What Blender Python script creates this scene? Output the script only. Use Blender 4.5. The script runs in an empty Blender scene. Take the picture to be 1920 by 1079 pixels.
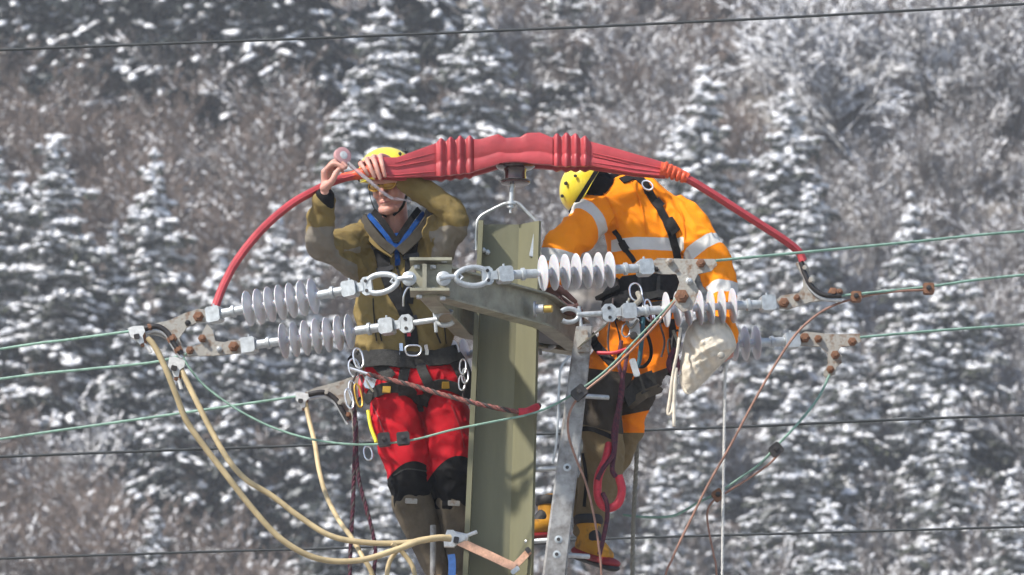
import bpy, bmesh, math, random
import numpy as np
from mathutils import Vector, Matrix, Quaternion, noise as mnoise
from mathutils.bvhtree import BVHTree

SC = bpy.context.scene
COL = SC.collection
R = math.radians

# ------------------------------------------------------------------ camera
DIST = 30.0                 # metres from the camera to the pole, along the ground
PITCH = R(11.0)             # looking up at the pole head
U = 1.0 / 440.0             # metres per photograph pixel at the pole
CZ = 8.5                    # height of the picture centre at the pole
SLANT = DIST / math.cos(PITCH)
TAN = 960 * U / SLANT
CAM = Vector((0.0, -DIST, CZ - DIST * math.tan(PITCH)))
FWD = Vector((0, math.cos(PITCH), math.sin(PITCH)))
UP = Vector((0, -math.sin(PITCH), math.cos(PITCH)))
cd = bpy.data.cameras.new('camera')
cam = bpy.data.objects.new('camera', cd)
COL.objects.link(cam)
cam.location = CAM
cam.rotation_euler = (R(90) + PITCH, 0, 0)
cd.sensor_width = 36.0
cd.lens = 18.0 / TAN
cd.clip_start = 0.5
cd.clip_end = 4000
cd.dof.use_dof = True
cd.dof.focus_distance = SLANT
cd.dof.aperture_fstop = (cd.lens / 1000.0) / 0.025
SC.camera = cam

# ------------------------------------------------------------------ sky, sun, exposure
SUN_EL, SUN_AZ = R(46), R(-54)        # azimuth from the view axis behind the camera, towards the left
world = bpy.data.worlds.new('World')
SC.world = world
world.use_nodes = True
wn = world.node_tree
sky = wn.nodes.new('ShaderNodeTexSky')
sky.sky_type = 'NISHITA'
sky.sun_disc = False
sky.sun_elevation = SUN_EL
sky.dust_density = 0.7
to_sun = Vector((math.sin(SUN_AZ) * math.cos(SUN_EL), -math.cos(SUN_AZ) * math.cos(SUN_EL), math.sin(SUN_EL)))
sky.sun_rotation = math.atan2(to_sun.x, to_sun.y)
bg = wn.nodes['Background']
bg.inputs['Strength'].default_value = 0.13
wn.links.new(sky.outputs[0], bg.inputs['Color'])
sl = bpy.data.lights.new('sun', 'SUN')
sl.energy = 4.5
sl.angle = R(2.5)
sl.color = (1.0, 0.94, 0.85)
sun = bpy.data.objects.new('sun', sl)
COL.objects.link(sun)
sun.rotation_euler = (-to_sun).to_track_quat('-Z', 'Y').to_euler()
SC.view_settings.view_transform = 'Standard'
SC.view_settings.look = 'None'
SC.view_settings.gamma = 1.0
SC.view_settings.exposure = 0.66
SC.render.engine = 'CYCLES'
SC.cycles.use_denoising = True
SC.cycles.use_adaptive_sampling = True
SC.cycles.adaptive_threshold = 0.03
SC.cycles.max_bounces = 5
SC.cycles.diffuse_bounces = 2
SC.cycles.glossy_bounces = 2
SC.cycles.transmission_bounces = 4
SC.cycles.debug_use_spatial_splits = True
SC.cycles.use_light_tree = False
SC.cycles.transparent_max_bounces = 12

# ------------------------------------------------------------------ helpers
def at(px, py, y=0.0):
    """The point in the plane of depth y whose place in the photograph is about (px, py)."""
    d = FWD + Vector((1, 0, 0)) * ((px - 960) / 960 * TAN) + UP * ((539.5 - py) / 960 * TAN)
    return CAM + d * ((y - CAM.y) / d.y)

def ray(px, py):
    d = FWD + Vector((1, 0, 0)) * ((px - 960) / 960 * TAN) + UP * ((539.5 - py) / 960 * TAN)
    return d.normalized()

def pix(p):
    v = Vector(p) - CAM
    f = v.dot(FWD)
    return 960 + v.x / f / TAN * 960, 539.5 - v.dot(UP) / f / TAN * 960

MATS = {}
def mat(name, col, rough=0.6, metal=0.0, var=0.12, scale=18.0, col2=None, bump=0.0, bscale=90.0, spec=0.5,
        contrast=(0.35, 0.65), detail=5.0, zones=(), stretch=(1, 1, 1), trans=0.0, sheen=0.0, sss=0.0, alpha=1.0, coat=0.0, crease=0.0, cscale=11.0):
    """Procedural material: noise between two tones, optional fine relief, optional printed zones
    (attribute name, colour) that replace the colour where the attribute is above zero."""
    m = bpy.data.materials.new(name)
    m.use_nodes = True
    nt = m.node_tree
    b = nt.nodes['Principled BSDF']
    b.inputs['Roughness'].default_value = rough
    b.inputs['Metallic'].default_value = metal
    b.inputs['Specular IOR Level'].default_value = spec
    b.inputs['Transmission Weight'].default_value = trans
    b.inputs['Sheen Weight'].default_value = sheen
    b.inputs['Alpha'].default_value = alpha
    b.inputs['Coat Weight'].default_value = coat
    if sss:
        b.inputs['Subsurface Weight'].default_value = sss
        b.inputs['Subsurface Radius'].default_value = (0.008, 0.003, 0.0015)
        b.inputs['Subsurface Scale'].default_value = 1.0
    tc = nt.nodes.new('ShaderNodeTexCoord')
    mp = nt.nodes.new('ShaderNodeMapping')
    mp.inputs['Scale'].default_value = stretch
    nt.links.new(tc.outputs['Object'], mp.inputs[0])
    n = nt.nodes.new('ShaderNodeTexNoise')
    n.inputs['Scale'].default_value = scale
    n.inputs['Detail'].default_value = detail
    n.inputs['Roughness'].default_value = 0.65
    nt.links.new(mp.outputs[0], n.inputs['Vector'])
    cr = nt.nodes.new('ShaderNodeValToRGB')
    cr.color_ramp.elements[0].position = contrast[0]
    cr.color_ramp.elements[1].position = contrast[1]
    c = np.array(col)
    a0 = c * (1 - var) if col2 is None else np.array(col2)
    a1 = np.clip(c * (1 + var), 0, 1) if col2 is None else c
    cr.color_ramp.elements[0].color = (*a0, 1)
    cr.color_ramp.elements[1].color = (*a1, 1)
    nt.links.new(n.outputs['Fac'], cr.inputs[0])
    out = cr.outputs[0]
    for zn, zc in zones:
        a = nt.nodes.new('ShaderNodeAttribute')
        a.attribute_name = zn
        g = nt.nodes.new('ShaderNodeMath'); g.operation = 'GREATER_THAN'; g.inputs[1].default_value = 0.0
        nt.links.new(a.outputs['Fac'], g.inputs[0])
        mx = nt.nodes.new('ShaderNodeMix'); mx.data_type = 'RGBA'
        nt.links.new(g.outputs[0], mx.inputs[0])
        nt.links.new(out, mx.inputs[6])
        # the zone keeps the same cloth mottling
        mm = nt.nodes.new('ShaderNodeMix'); mm.data_type = 'RGBA'; mm.blend_type = 'MIX'
        mm.inputs[6].default_value = (*(np.array(zc) * 0.8), 1)
        mm.inputs[7].default_value = (*np.clip(np.array(zc) * 1.15, 0, 1), 1)
        nt.links.new(n.outputs['Fac'], mm.inputs[0])
        nt.links.new(mm.outputs[2], mx.inputs[7])
        out = mx.outputs[2]
    nt.links.new(out, b.inputs['Base Color'])
    if bump:
        n2 = nt.nodes.new('ShaderNodeTexNoise')
        n2.inputs['Scale'].default_value = bscale
        n2.inputs['Detail'].default_value = 6
        nt.links.new(mp.outputs[0], n2.inputs['Vector'])
        bp = nt.nodes.new('ShaderNodeBump')
        bp.inputs['Strength'].default_value = bump
        bp.inputs['Distance'].default_value = 0.01
        nt.links.new(n2.outputs['Fac'], bp.inputs['Height'])
        nt.links.new(bp.outputs[0], b.inputs['Normal'])
        if crease:          # crumpled cloth: ridged relief under the weave
            n3 = nt.nodes.new('ShaderNodeTexNoise')
            n3.noise_type = 'RIDGED_MULTIFRACTAL'
            n3.inputs['Scale'].default_value = cscale
            n3.inputs['Detail'].default_value = 2.5
            n3.inputs['Distortion'].default_value = 0.4
            nt.links.new(mp.outputs[0], n3.inputs['Vector'])
            b3 = nt.nodes.new('ShaderNodeBump')
            b3.inputs['Strength'].default_value = crease
            b3.inputs['Distance'].default_value = 0.012
            nt.links.new(n3.outputs['Fac'], b3.inputs['Height'])
            nt.links.new(b3.outputs[0], bp.inputs['Normal'])
    MATS[name] = m
    return m

def tag(o, label=None, cat=None, group=None, kind=None):
    if label: o['label'] = label
    if cat: o['category'] = cat
    if group: o['group'] = group
    if kind: o['kind'] = kind
    return o

ORG = {}
def thing(name, loc, label, cat, group=None):
    o = bpy.data.objects.new(name, None)
    o.empty_display_size = 0.1
    COL.objects.link(o)
    o.location = loc
    ORG[o.name] = Vector(loc)
    return tag(o, label, cat, group)

def link_mesh(name, me, material=None, parent=None):
    o = bpy.data.objects.new(name, me)
    COL.objects.link(o)
    if material is not None and not me.materials:
        me.materials.append(material)
    if parent is not None:
        o.parent = parent
        ORG[o.name] = ORG.get(parent.name, Vector((0, 0, 0)))
    return o

def smooth_pts(pts, n=8, closed=False):
    """Catmull-Rom through points (tuples of any length)."""
    P = [np.array(p, dtype=float) for p in pts]
    if len(P) < 3 and not closed:
        return [P[0] + (P[1] - P[0]) * t for t in np.linspace(0, 1, n + 1)]
    out = []
    m = len(P)
    rng = range(m if closed else m - 1)
    for i in rng:
        if closed:
            p0, p1, p2, p3 = P[(i - 1) % m], P[i], P[(i + 1) % m], P[(i + 2) % m]
        else:
            p1, p2 = P[i], P[i + 1]
            p0 = P[i - 1] if i else 2 * p1 - p2
            p3 = P[i + 2] if i + 2 < m else 2 * p2 - p1
        for k in range(n):
            t = k / n
            out.append(0.5 * ((2 * p1) + (-p0 + p2) * t + (2 * p0 - 5 * p1 + 4 * p2 - p3) * t * t + (-p0 + 3 * p1 - 3 * p2 + p3) * t ** 3))
    if not closed:
        out.append(P[-1])
    return out

class MB:
    """Collects world-space geometry for ONE mesh object."""
    def __init__(self):
        self.v = []; self.f = []
    def add(self, vs, fs):
        o = len(self.v)
        self.v.extend([Vector(p) for p in vs])
        self.f.extend([tuple(i + o for i in f) for f in fs])
        return self
    def frames(self, P, ref=None, closed=False):
        n = len(P)
        T = []
        for i in range(n):
            if closed:
                d = P[(i + 1) % n] - P[(i - 1) % n]
            else:
                d = P[min(i + 1, n - 1)] - P[max(i - 1, 0)]
            T.append(d.normalized() if d.length > 1e-9 else Vector((0, 0, 1)))
        if ref is None:
            ref = Vector((0, 0, 1)) if abs(T[0].z) < 0.85 else Vector((1, 0, 0))
        s = T[0].cross(Vector(ref)).normalized()
        S = [s]
        for i in range(1, n):
            s = S[-1] - T[i] * S[-1].dot(T[i])
            S.append(s.normalized() if s.length > 1e-6 else S[-1])
        return T, S
    def tube(self, pts, r, seg=10, caps=True, closed=False, ref=None, ratio=1.0):
        P = [Vector(p[:3]) for p in pts]
        n = len(P)
        rr = [r] * n if isinstance(r, (int, float)) else list(r)
        T, S = self.frames(P, ref, closed)
        vs = []
        for i in range(n):
            b = T[i].cross(S[i])
            for k in range(seg):
                a = 2 * math.pi * k / seg
                vs.append(P[i] + S[i] * (math.cos(a) * rr[i]) + b * (math.sin(a) * rr[i] * ratio))
        fs = []
        for i in range(n if closed else n - 1):
            j = (i + 1) % n
            for k in range(seg):
                l = (k + 1) % seg
                fs.append((i * seg + k, i * seg + l, j * seg + l, j * seg + k))
        if caps and not closed:
            fs.append(tuple(reversed(range(seg))))
            fs.append(tuple((n - 1) * seg + k for k in range(seg)))
        return self.add(vs, fs)
    def limb(self, stations, seg=18, n=5, ref=None):
        """Rounded limb through (point, radius[, depth ratio]) stations."""
        S4 = [(*Vector(s[0]), s[1], s[2] if len(s) > 2 else 1.0) for s in stations]
        Q = smooth_pts(S4, n)
        P = [Vector(q[:3]) for q in Q]; rr = [max(q[3], 1e-3) for q in Q]; ra = [q[4] for q in Q]
        d0 = (P[0] - P[1]).normalized(); d1 = (P[-1] - P[-2]).normalized()
        A = []; 
        for t in (0.0, 0.35, 0.7, 0.93):
            A.append((P[0] + d0 * rr[0] * math.cos(t * math.pi / 2) * 0.9, rr[0] * math.sin(t * math.pi / 2) + 1e-4, ra[0]))
        B = []
        for t in (0.93, 0.7, 0.35, 0.0):
            B.append((P[-1] + d1 * rr[-1] * math.cos(t * math.pi / 2) * 0.9, rr[-1] * math.sin(t * math.pi / 2) + 1e-4, ra[-1]))
        st = A + list(zip(P, rr, ra)) + B
        PP = [s[0] for s in st]
        T, S = self.frames(PP, ref)
        vs = []
        for i, (p, r_, q) in enumerate(st):
            b = T[i].cross(S[i])
            for k in range(seg):
                a = 2 * math.pi * k / seg
                vs.append(p + S[i] * (math.cos(a) * r_) + b * (math.sin(a) * r_ * q))
        fs = []
        for i in range(len(st) - 1):
            for k in range(seg):
                l = (k + 1) % seg
                fs.append((i * seg + k, i * seg + l, (i + 1) * seg + l, (i + 1) * seg + k))
        fs.append(tuple(reversed(range(seg))))
        fs.append(tuple((len(st) - 1) * seg + k for k in range(seg)))
        return self.add(vs, fs)
    def loft(self, secs, seg=24, n=4, power=2.3):
        """Torso-like loft: (centre, half width along x, half depth along y, axis tilt not needed)."""
        S5 = [(*Vector(s[0]), s[1], s[2], s[3] if len(s) > 3 else 0.0) for s in secs]
        Q = smooth_pts(S5, n)
        vs = []; fs = []
        for q in Q:
            c = Vector(q[:3])
            for k in range(seg):
                a = 2 * math.pi * k / seg
                ca, sa = math.cos(a), math.sin(a)
                x = math.copysign(abs(ca) ** (2 / power), ca) * q[3]
                y = math.copysign(abs(sa) ** (2 / power), sa) * q[4]
                vs.append(c + Vector((x, y, x * q[5])))
        m = len(Q)
        for i in range(m - 1):
            for k in range(seg):
                l = (k + 1) % seg
                fs.append((i * seg + k, i * seg + l, (i + 1) * seg + l, (i + 1) * seg + k))
        fs.append(tuple(reversed(range(seg)))); fs.append(tuple((m - 1) * seg + k for k in range(seg)))
        return self.add(vs, fs)
    def ball(self, c, r, seg=16, rings=10, axes=None):
        c = Vector(c)
        r = Vector((r, r, r)) if isinstance(r, (int, float)) else Vector(r)
        X, Y, Z = axes if axes else (Vector((1, 0, 0)), Vector((0, 1, 0)), Vector((0, 0, 1)))
        vs = []; fs = []
        for i in range(rings + 1):
            th = math.pi * i / rings
            for k in range(seg):
                a = 2 * math.pi * k / seg
                s = max(math.sin(th), 1e-3)
                vs.append(c + X * (s * math.cos(a) * r.x) + Y * (s * math.sin(a) * r.y) + Z * (math.cos(th) * r.z))
        for i in range(rings):
            for k in range(seg):
                l = (k + 1) % seg
                fs.append((i * seg + k, (i + 1) * seg + k, (i + 1) * seg + l, i * seg + l))
        fs.append(tuple(range(seg))); fs.append(tuple(reversed([rings * seg + k for k in range(seg)])))
        return self.add(vs, fs)
    def lathe(self, a, b, prof, seg=16):
        """Surface of revolution about a->b; prof = [(t 0..1 or metres, radius)] with t in metres from a."""
        a = Vector(a); b = Vector(b)
        d = (b - a).normalized()
        s = d.cross(Vector((0, 0, 1)) if abs(d.z) < 0.9 else Vector((1, 0, 0))).normalized()
        u = d.cross(s)
        vs = []; fs = []
        for t, r_ in prof:
            for k in range(seg):
                an = 2 * math.pi * k / seg
                vs.append(a + d * t + s * (math.cos(an) * r_) + u * (math.sin(an) * r_))
        m = len(prof)
        for i in range(m - 1):
            for k in range(seg):
                l = (k + 1) % seg
                fs.append((i * seg + k, i * seg + l, (i + 1) * seg + l, (i + 1) * seg + k))
        fs.append(tuple(reversed(range(seg)))); fs.append(tuple((m - 1) * seg + k for k in range(seg)))
        return self.add(vs, fs)
    def rod(self, a, b, r, seg=12):
        L = (Vector(b) - Vector(a)).length
        c = min(r * 0.2, L * 0.2)
        return self.lathe(a, b, [(0, r - c), (c, r), (L - c, r), (L, r - c)], seg)
    def box(self, c, ax, ay, az, h, bevel=0.0):
        """Box at c with axis vectors and half sizes h; bevel chamfers the x/z outline."""
        c = Vector(c); ax = Vector(ax).normalized(); ay = Vector(ay).normalized(); az = Vector(az).normalized()
        hx, hy, hz = h
        b = min(bevel, hx * 0.9, hz * 0.9)
        if b > 0:
            out = [(hx - b, -hz), (hx, -hz + b), (hx, hz - b), (hx - b, hz), (-hx + b, hz), (-hx, hz - b), (-hx, -hz + b), (-hx + b, -hz)]
        else:
            out = [(hx, -hz), (hx, hz), (-hx, hz), (-hx, -hz)]
        return self.prism([c + ax * x + az * z - ay * hy for x, z in out], ay * (2 * hy))
    def prism(self, poly, ext):
        n = len(poly); ext = Vector(ext)
        P = [Vector(p) for p in poly]
        vs = P + [p + ext for p in P]
        fs = [tuple(range(n)), tuple(reversed(range(n, 2 * n)))]
        for i in range(n):
            j = (i + 1) % n
            fs.append((i, i + n, j + n, j))
        return self.add(vs, fs)
    def ribbon(self, pts, normals, width, thick, closed=False):
        P = [Vector(p) for p in pts]; n = len(P)
        vs = []; fs = []
        for i in range(n):
            d = (P[(i + 1) % n] - P[i - 1]) if closed else (P[min(i + 1, n - 1)] - P[max(i - 1, 0)])
            d.normalize()
            N = Vector(normals[i]); N = (N - d * N.dot(d)).normalized()
            s = d.cross(N)
            w = (width if isinstance(width, (int, float)) else width[i]) / 2
            vs += [P[i] - s * w, P[i] + s * w, P[i] + s * (w * 0.96) + N * thick, P[i] - s * (w * 0.96) + N * thick]
        for i in range(n if closed else n - 1):
            j = (i + 1) % n
            for k in range(4):
                l = (k + 1) % 4
                fs.append((i * 4 + k, i * 4 + l, j * 4 + l, j * 4 + k))
        if not closed:
            fs.append((3, 2, 1, 0)); o = (n - 1) * 4; fs.append((o, o + 1, o + 2, o + 3))
        return self.add(vs, fs)
    def mesh(self, name, org=Vector((0, 0, 0)), smooth=True, angle=40):
        me = bpy.data.meshes.new(name)
        me.from_pydata([tuple(v - org) for v in self.v], [], self.f)
        me.validate()
        bm = bmesh.new(); bm.from_mesh(me)
        bmesh.ops.recalc_face_normals(bm, faces=bm.faces)
        for f in bm.faces: f.smooth = smooth
        if smooth:
            for e in bm.edges:
                if len(e.link_faces) == 2 and e.calc_face_angle(0) > R(angle):
                    e.smooth = False
        bm.to_mesh(me); bm.free()
        return me
    def build(self, name, material, parent=None, smooth=True, angle=40):
        org = ORG.get(parent.name, Vector((0, 0, 0))) if parent is not None else Vector((0, 0, 0))
        return link_mesh(name, self.mesh(name, org, smooth, angle), material, parent)
    def top(self, name, material, label, cat, group=None, smooth=True, kind=None, angle=40):
        """A thing that is one mesh: origin at its lowest point."""
        lo = min(self.v, key=lambda p: p.z).copy()
        o = link_mesh(name, self.mesh(name, lo, smooth, angle), material)
        o.location = lo; ORG[o.name] = lo
        return tag(o, label, cat, group, kind)

def fuse(mb, name, voxel, iters=3, factor=0.5):
    """Union of overlapping closed shapes as ONE continuous skin (voxel remesh), then smoothed."""
    me = bpy.data.meshes.new(name + '_raw')
    me.from_pydata([tuple(v) for v in mb.v], [], mb.f)
    bm = bmesh.new(); bm.from_mesh(me)
    bmesh.ops.recalc_face_normals(bm, faces=bm.faces)
    bm.to_mesh(me); bm.free()
    tmp = bpy.data.objects.new(name + '_raw', me)
    COL.objects.link(tmp)
    md = tmp.modifiers.new('r', 'REMESH'); md.mode = 'VOXEL'; md.voxel_size = voxel; md.adaptivity = 0
    if iters:
        ms = tmp.modifiers.new('s', 'SMOOTH'); ms.factor = factor; ms.iterations = iters
    dg = bpy.context.evaluated_depsgraph_get()
    out = bpy.data.meshes.new_from_object(tmp.evaluated_get(dg))
    bpy.data.objects.remove(tmp); bpy.data.meshes.remove(me)
    out.name = name
    return out

def coords(me):
    a = np.empty(len(me.vertices) * 3); me.vertices.foreach_get('co', a); return a.reshape(-1, 3)
def normals(me):
    return np.array([tuple(v.normal) for v in me.vertices])
def set_coords(me, a):
    me.vertices.foreach_set('co', a.ravel()); me.update()
def fattr(me, name, vals):
    at_ = me.attributes.new(name, 'FLOAT', 'POINT'); at_.data.foreach_set('value', np.asarray(vals, dtype=np.float32))
def bvh(me):
    return BVHTree.FromPolygons([tuple(v.co) for v in me.vertices], [tuple(p.vertices) for p in me.polygons])
def finish(me, name, material, parent, org=None):
    """Move a fused world-space mesh under its thing."""
    org = ORG.get(parent.name, Vector((0, 0, 0)))
    me.transform(Matrix.Translation(-org))
    me.polygons.foreach_set('use_smooth', [True] * len(me.polygons))
    me.materials.clear(); me.materials.append(material)
    return link_mesh(name, me, material, parent)

def pts3(lst, n=8, closed=False):
    """Smooth curve through (px, py, depth) stations."""
    return [Vector(q[:3]) for q in smooth_pts([tuple(at(*p)) for p in lst], n, closed)]
# ------------------------------------------------------------------ terrain
HILL_Y0, HILL_S = 118.0, 0.72
def ground_h(x, y):
    h = 0.0
    if y < 0:
        h = 1.0 * min(1.0, -y / 30.0)
    if y > HILL_Y0 - 40:
        t = y - (HILL_Y0 - 40)
        h += HILL_S * (t * t / 160.0 if t < 80 else t - 40)
    h += 1.6 * mnoise.noise(Vector((x * 0.03, y * 0.03, 0))) * min(1, max(0, (y - 60) / 60))
    return h

def hill_y(px, py, H=0.0):
    """Depth at which a tree of height H growing on the hill reaches the photograph's row py."""
    lo, hi = HILL_Y0 - 20, 900.0
    for _ in range(40):
        m = (lo + hi) / 2
        p = at(px, py, m)
        if p.z > ground_h(p.x, m) + H: lo = m
        else: hi = m
    return (lo + hi) / 2

mat('snowy_ground', (0.42, 0.40, 0.38), 0.9, var=0.3, scale=0.6, col2=(0.10, 0.085, 0.075), contrast=(0.42, 0.62), bump=0.6, bscale=2.0)
def terrain():
    xs = np.concatenate([np.linspace(-900, -120, 14), np.linspace(-110, 110, 45), np.linspace(120, 900, 14)])
    ys = np.concatenate([np.linspace(-400, -40, 10), np.linspace(-36, 202, 60), np.linspace(204, 320, 30), np.linspace(330, 1400, 20)])
    vs = [(x, y, ground_h(x, y)) for y in ys for x in xs]
    nx = len(xs)
    fs = [(j * nx + i, j * nx + i + 1, (j + 1) * nx + i + 1, (j + 1) * nx + i) for j in range(len(ys) - 1) for i in range(nx - 1)]
    me = bpy.data.meshes.new('ground'); me.from_pydata(vs, [], fs)
    for p in me.polygons: p.use_smooth = True
    o = link_mesh('ground', me, MATS['snowy_ground'])
    tag(o, kind='structure')
terrain()

# ------------------------------------------------------------------ tree makers
mat('needles', (0.062, 0.072, 0.042), 0.8, var=0.4, scale=1.5, col2=(0.034, 0.040, 0.028))
mat('needles_dark', (0.030, 0.042, 0.040), 0.8, var=0.4, scale=1.5, col2=(0.012, 0.018, 0.020))  # bluish shade over the dark conifers, put into the needle colour
mat('frosted_needles', (0.26, 0.27, 0.27), 0.8, var=0.3, scale=2.0, col2=(0.10, 0.11, 0.10))
mat('snow', (0.86, 0.87, 0.90), 0.7, var=0.04, scale=3.0, bump=0.5, bscale=8.0)
mat('bark', (0.075, 0.062, 0.055), 0.9, var=0.35, scale=3.0)
mat('twig', (0.215, 0.165, 0.138), 0.9, var=0.35, scale=2.0)
mat('twig_grey', (0.20, 0.172, 0.158), 0.9, var=0.35, scale=2.0)

def arr_mesh(name, V, F, material):
    """Mesh of quads from numpy arrays."""
    me = bpy.data.meshes.new(name)
    nv, nf = len(V), len(F)
    k = F.shape[1]
    me.vertices.add(nv); me.vertices.foreach_set('co', V.astype(np.float32).ravel())
    me.loops.add(nf * k); me.loops.foreach_set('vertex_index', F.astype(np.int32).ravel())
    me.polygons.add(nf)
    me.polygons.foreach_set('loop_start', np.arange(0, nf * k, k, dtype=np.int32))
    me.polygons.foreach_set('loop_total', np.full(nf, k, dtype=np.int32))
    me.update(calc_edges=True)
    me.materials.append(material)
    return me

# a snow cushion: squashed dome, 6 sides, elongated along x
_cv = []
for zz, rr in ((-0.35, 0.55), (0.0, 1.0), (0.5, 0.75)):
    for k in range(6):
        a = math.pi * k / 3
        _cv.append((rr * math.cos(a), rr * math.sin(a), zz))
_cv.append((0, 0, 0.8))
CUSH_V = np.array(_cv)
CUSH_F = np.array([(r_ * 6 + k, r_ * 6 + (k + 1) % 6, (r_ + 1) * 6 + (k + 1) % 6, (r_ + 1) * 6 + k) for r_ in range(2) for k in range(6)]
                  + [(12 + k, 12 + (k + 1) % 6, 18, 18) for k in range(6)])
CUSH_F3 = np.array([t for q in CUSH_F.tolist() for t in (((q[0], q[1], q[2]), (q[0], q[2], q[3])) if q[2] != q[3] else ((q[0], q[1], q[2]),))])

def conifer(seed, H, Rb, snow, droop=0.35, rime=None):
    rg = np.random.default_rng(seed)
    NV, NF, NM, SV, SF = [], [], [], [], []
    nn = 0; sn = 0
    z = H * 0.05
    lean = rg.normal(0, 0.012, 2)
    bulge = rg.uniform(0.62, 0.8)
    while z < H - 0.15:
        t = z / H
        Lr = Rb * (1 - t) ** bulge + 0.10
        nb = max(3, int(rg.integers(6, 9) * (0.5 + 0.5 * (1 - t))))
        a0 = rg.uniform(0, 6.28)
        for b in range(nb):
            a = a0 + 6.283 * b / nb + rg.normal(0, 0.25)
            L = Lr * rg.uniform(0.45, 1.22)
            zz = z + rg.normal(0, 0.26)
            dr = droop * (0.5 + 0.9 * (1 - t)) * rg.uniform(0.6, 1.4)
            dirv = np.array([math.cos(a), math.sin(a)])
            side = np.array([-dirv[1], dirv[0]])
            ns = max(3, int(L / 0.19))
            heavy = rg.random() < snow
            for s in range(ns):
                u = (s + 0.6) / ns
                c = np.array([*(dirv * L * u + lean * zz), zz - dr * L * u ** 1.3 + 0.22 * L * max(0, u - 0.6)])
                w = (0.10 + 0.42 * L * 0.5 * (1 - abs(u - 0.45) * 1.2)) * rg.uniform(0.6, 1.2)
                w = min(w, 0.5)
                # needle sprays both sides, hanging
                for sg in (-1, 1):
                    for _ in range(2):
                        d = side * sg * w * rg.uniform(0.6, 1.2) + dirv * w * rg.uniform(0.0, 0.9)
                        dz = -w * rg.uniform(0.35, 1.0)
                        e = c + np.array([d[0], d[1], dz])
                        bw = 0.07 * rg.uniform(0.7, 1.5)
                        o = np.array([dirv[0] * bw, dirv[1] * bw, rg.normal(0, 0.03)])
                        NV += [c - o, c + o, e + o * 0.4, e - o * 0.4]
                        NF.append((nn, nn + 1, nn + 2, nn + 3)); nn += 4; NM.append(int(rg.random() < (0.06 + 0.38 * snow if rime is None else rime)))
                ps = snow * (1.4 if heavy else 0.55)
                if rg.random() < ps:
                    sx = rg.uniform(0.11, 0.30) * (0.75 + 0.4 * (1 - t)); sy = rg.uniform(0.08, 0.19); sz = rg.uniform(0.06, 0.15)
                    q = rg.uniform(-0.5, 0.5)
                    dx = dirv * math.cos(q) + side * math.sin(q); dy = np.array([-dx[1], dx[0]])
                    loc = c + np.array([*(side * rg.normal(0, w * 0.6)), rg.normal(0.03, 0.05)])
                    P = CUSH_V * np.array([sx, sy, sz]) * rg.uniform(0.75, 1.2, (len(CUSH_V), 1))
                    W = np.empty_like(P)
                    W[:, :2] = P[:, :1] * dx + P[:, 1:2] * dy
                    W[:, 2] = P[:, 2] - P[:, 0] * dr * 0.9
                    SV.append(W + loc); SF.append(CUSH_F3 + sn); sn += len(P)
        z += rg.uniform(0.17, 0.28) * (0.75 + 0.5 * (1 - t))
    trunk = MB(); 
    trunk.tube([(lean[0] * zz, lean[1] * zz, zz) for zz in np.linspace(-0.8, H, 10)], list(np.linspace(H * 0.013, 0.015, 10)), 7)
    # snow cap on the leader
    for k in range(3):
        P = CUSH_V * np.array([0.10, 0.09, 0.14]) + np.array([lean[0] * H, lean[1] * H, H - 0.02 - 0.2 * k])
        SV.append(P); SF.append(CUSH_F3 + sn); sn += len(P)
    return (np.array(NV), np.array(NF), np.array(NM, dtype=np.int32)), (np.concatenate(SV), np.concatenate(SF)), trunk

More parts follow.
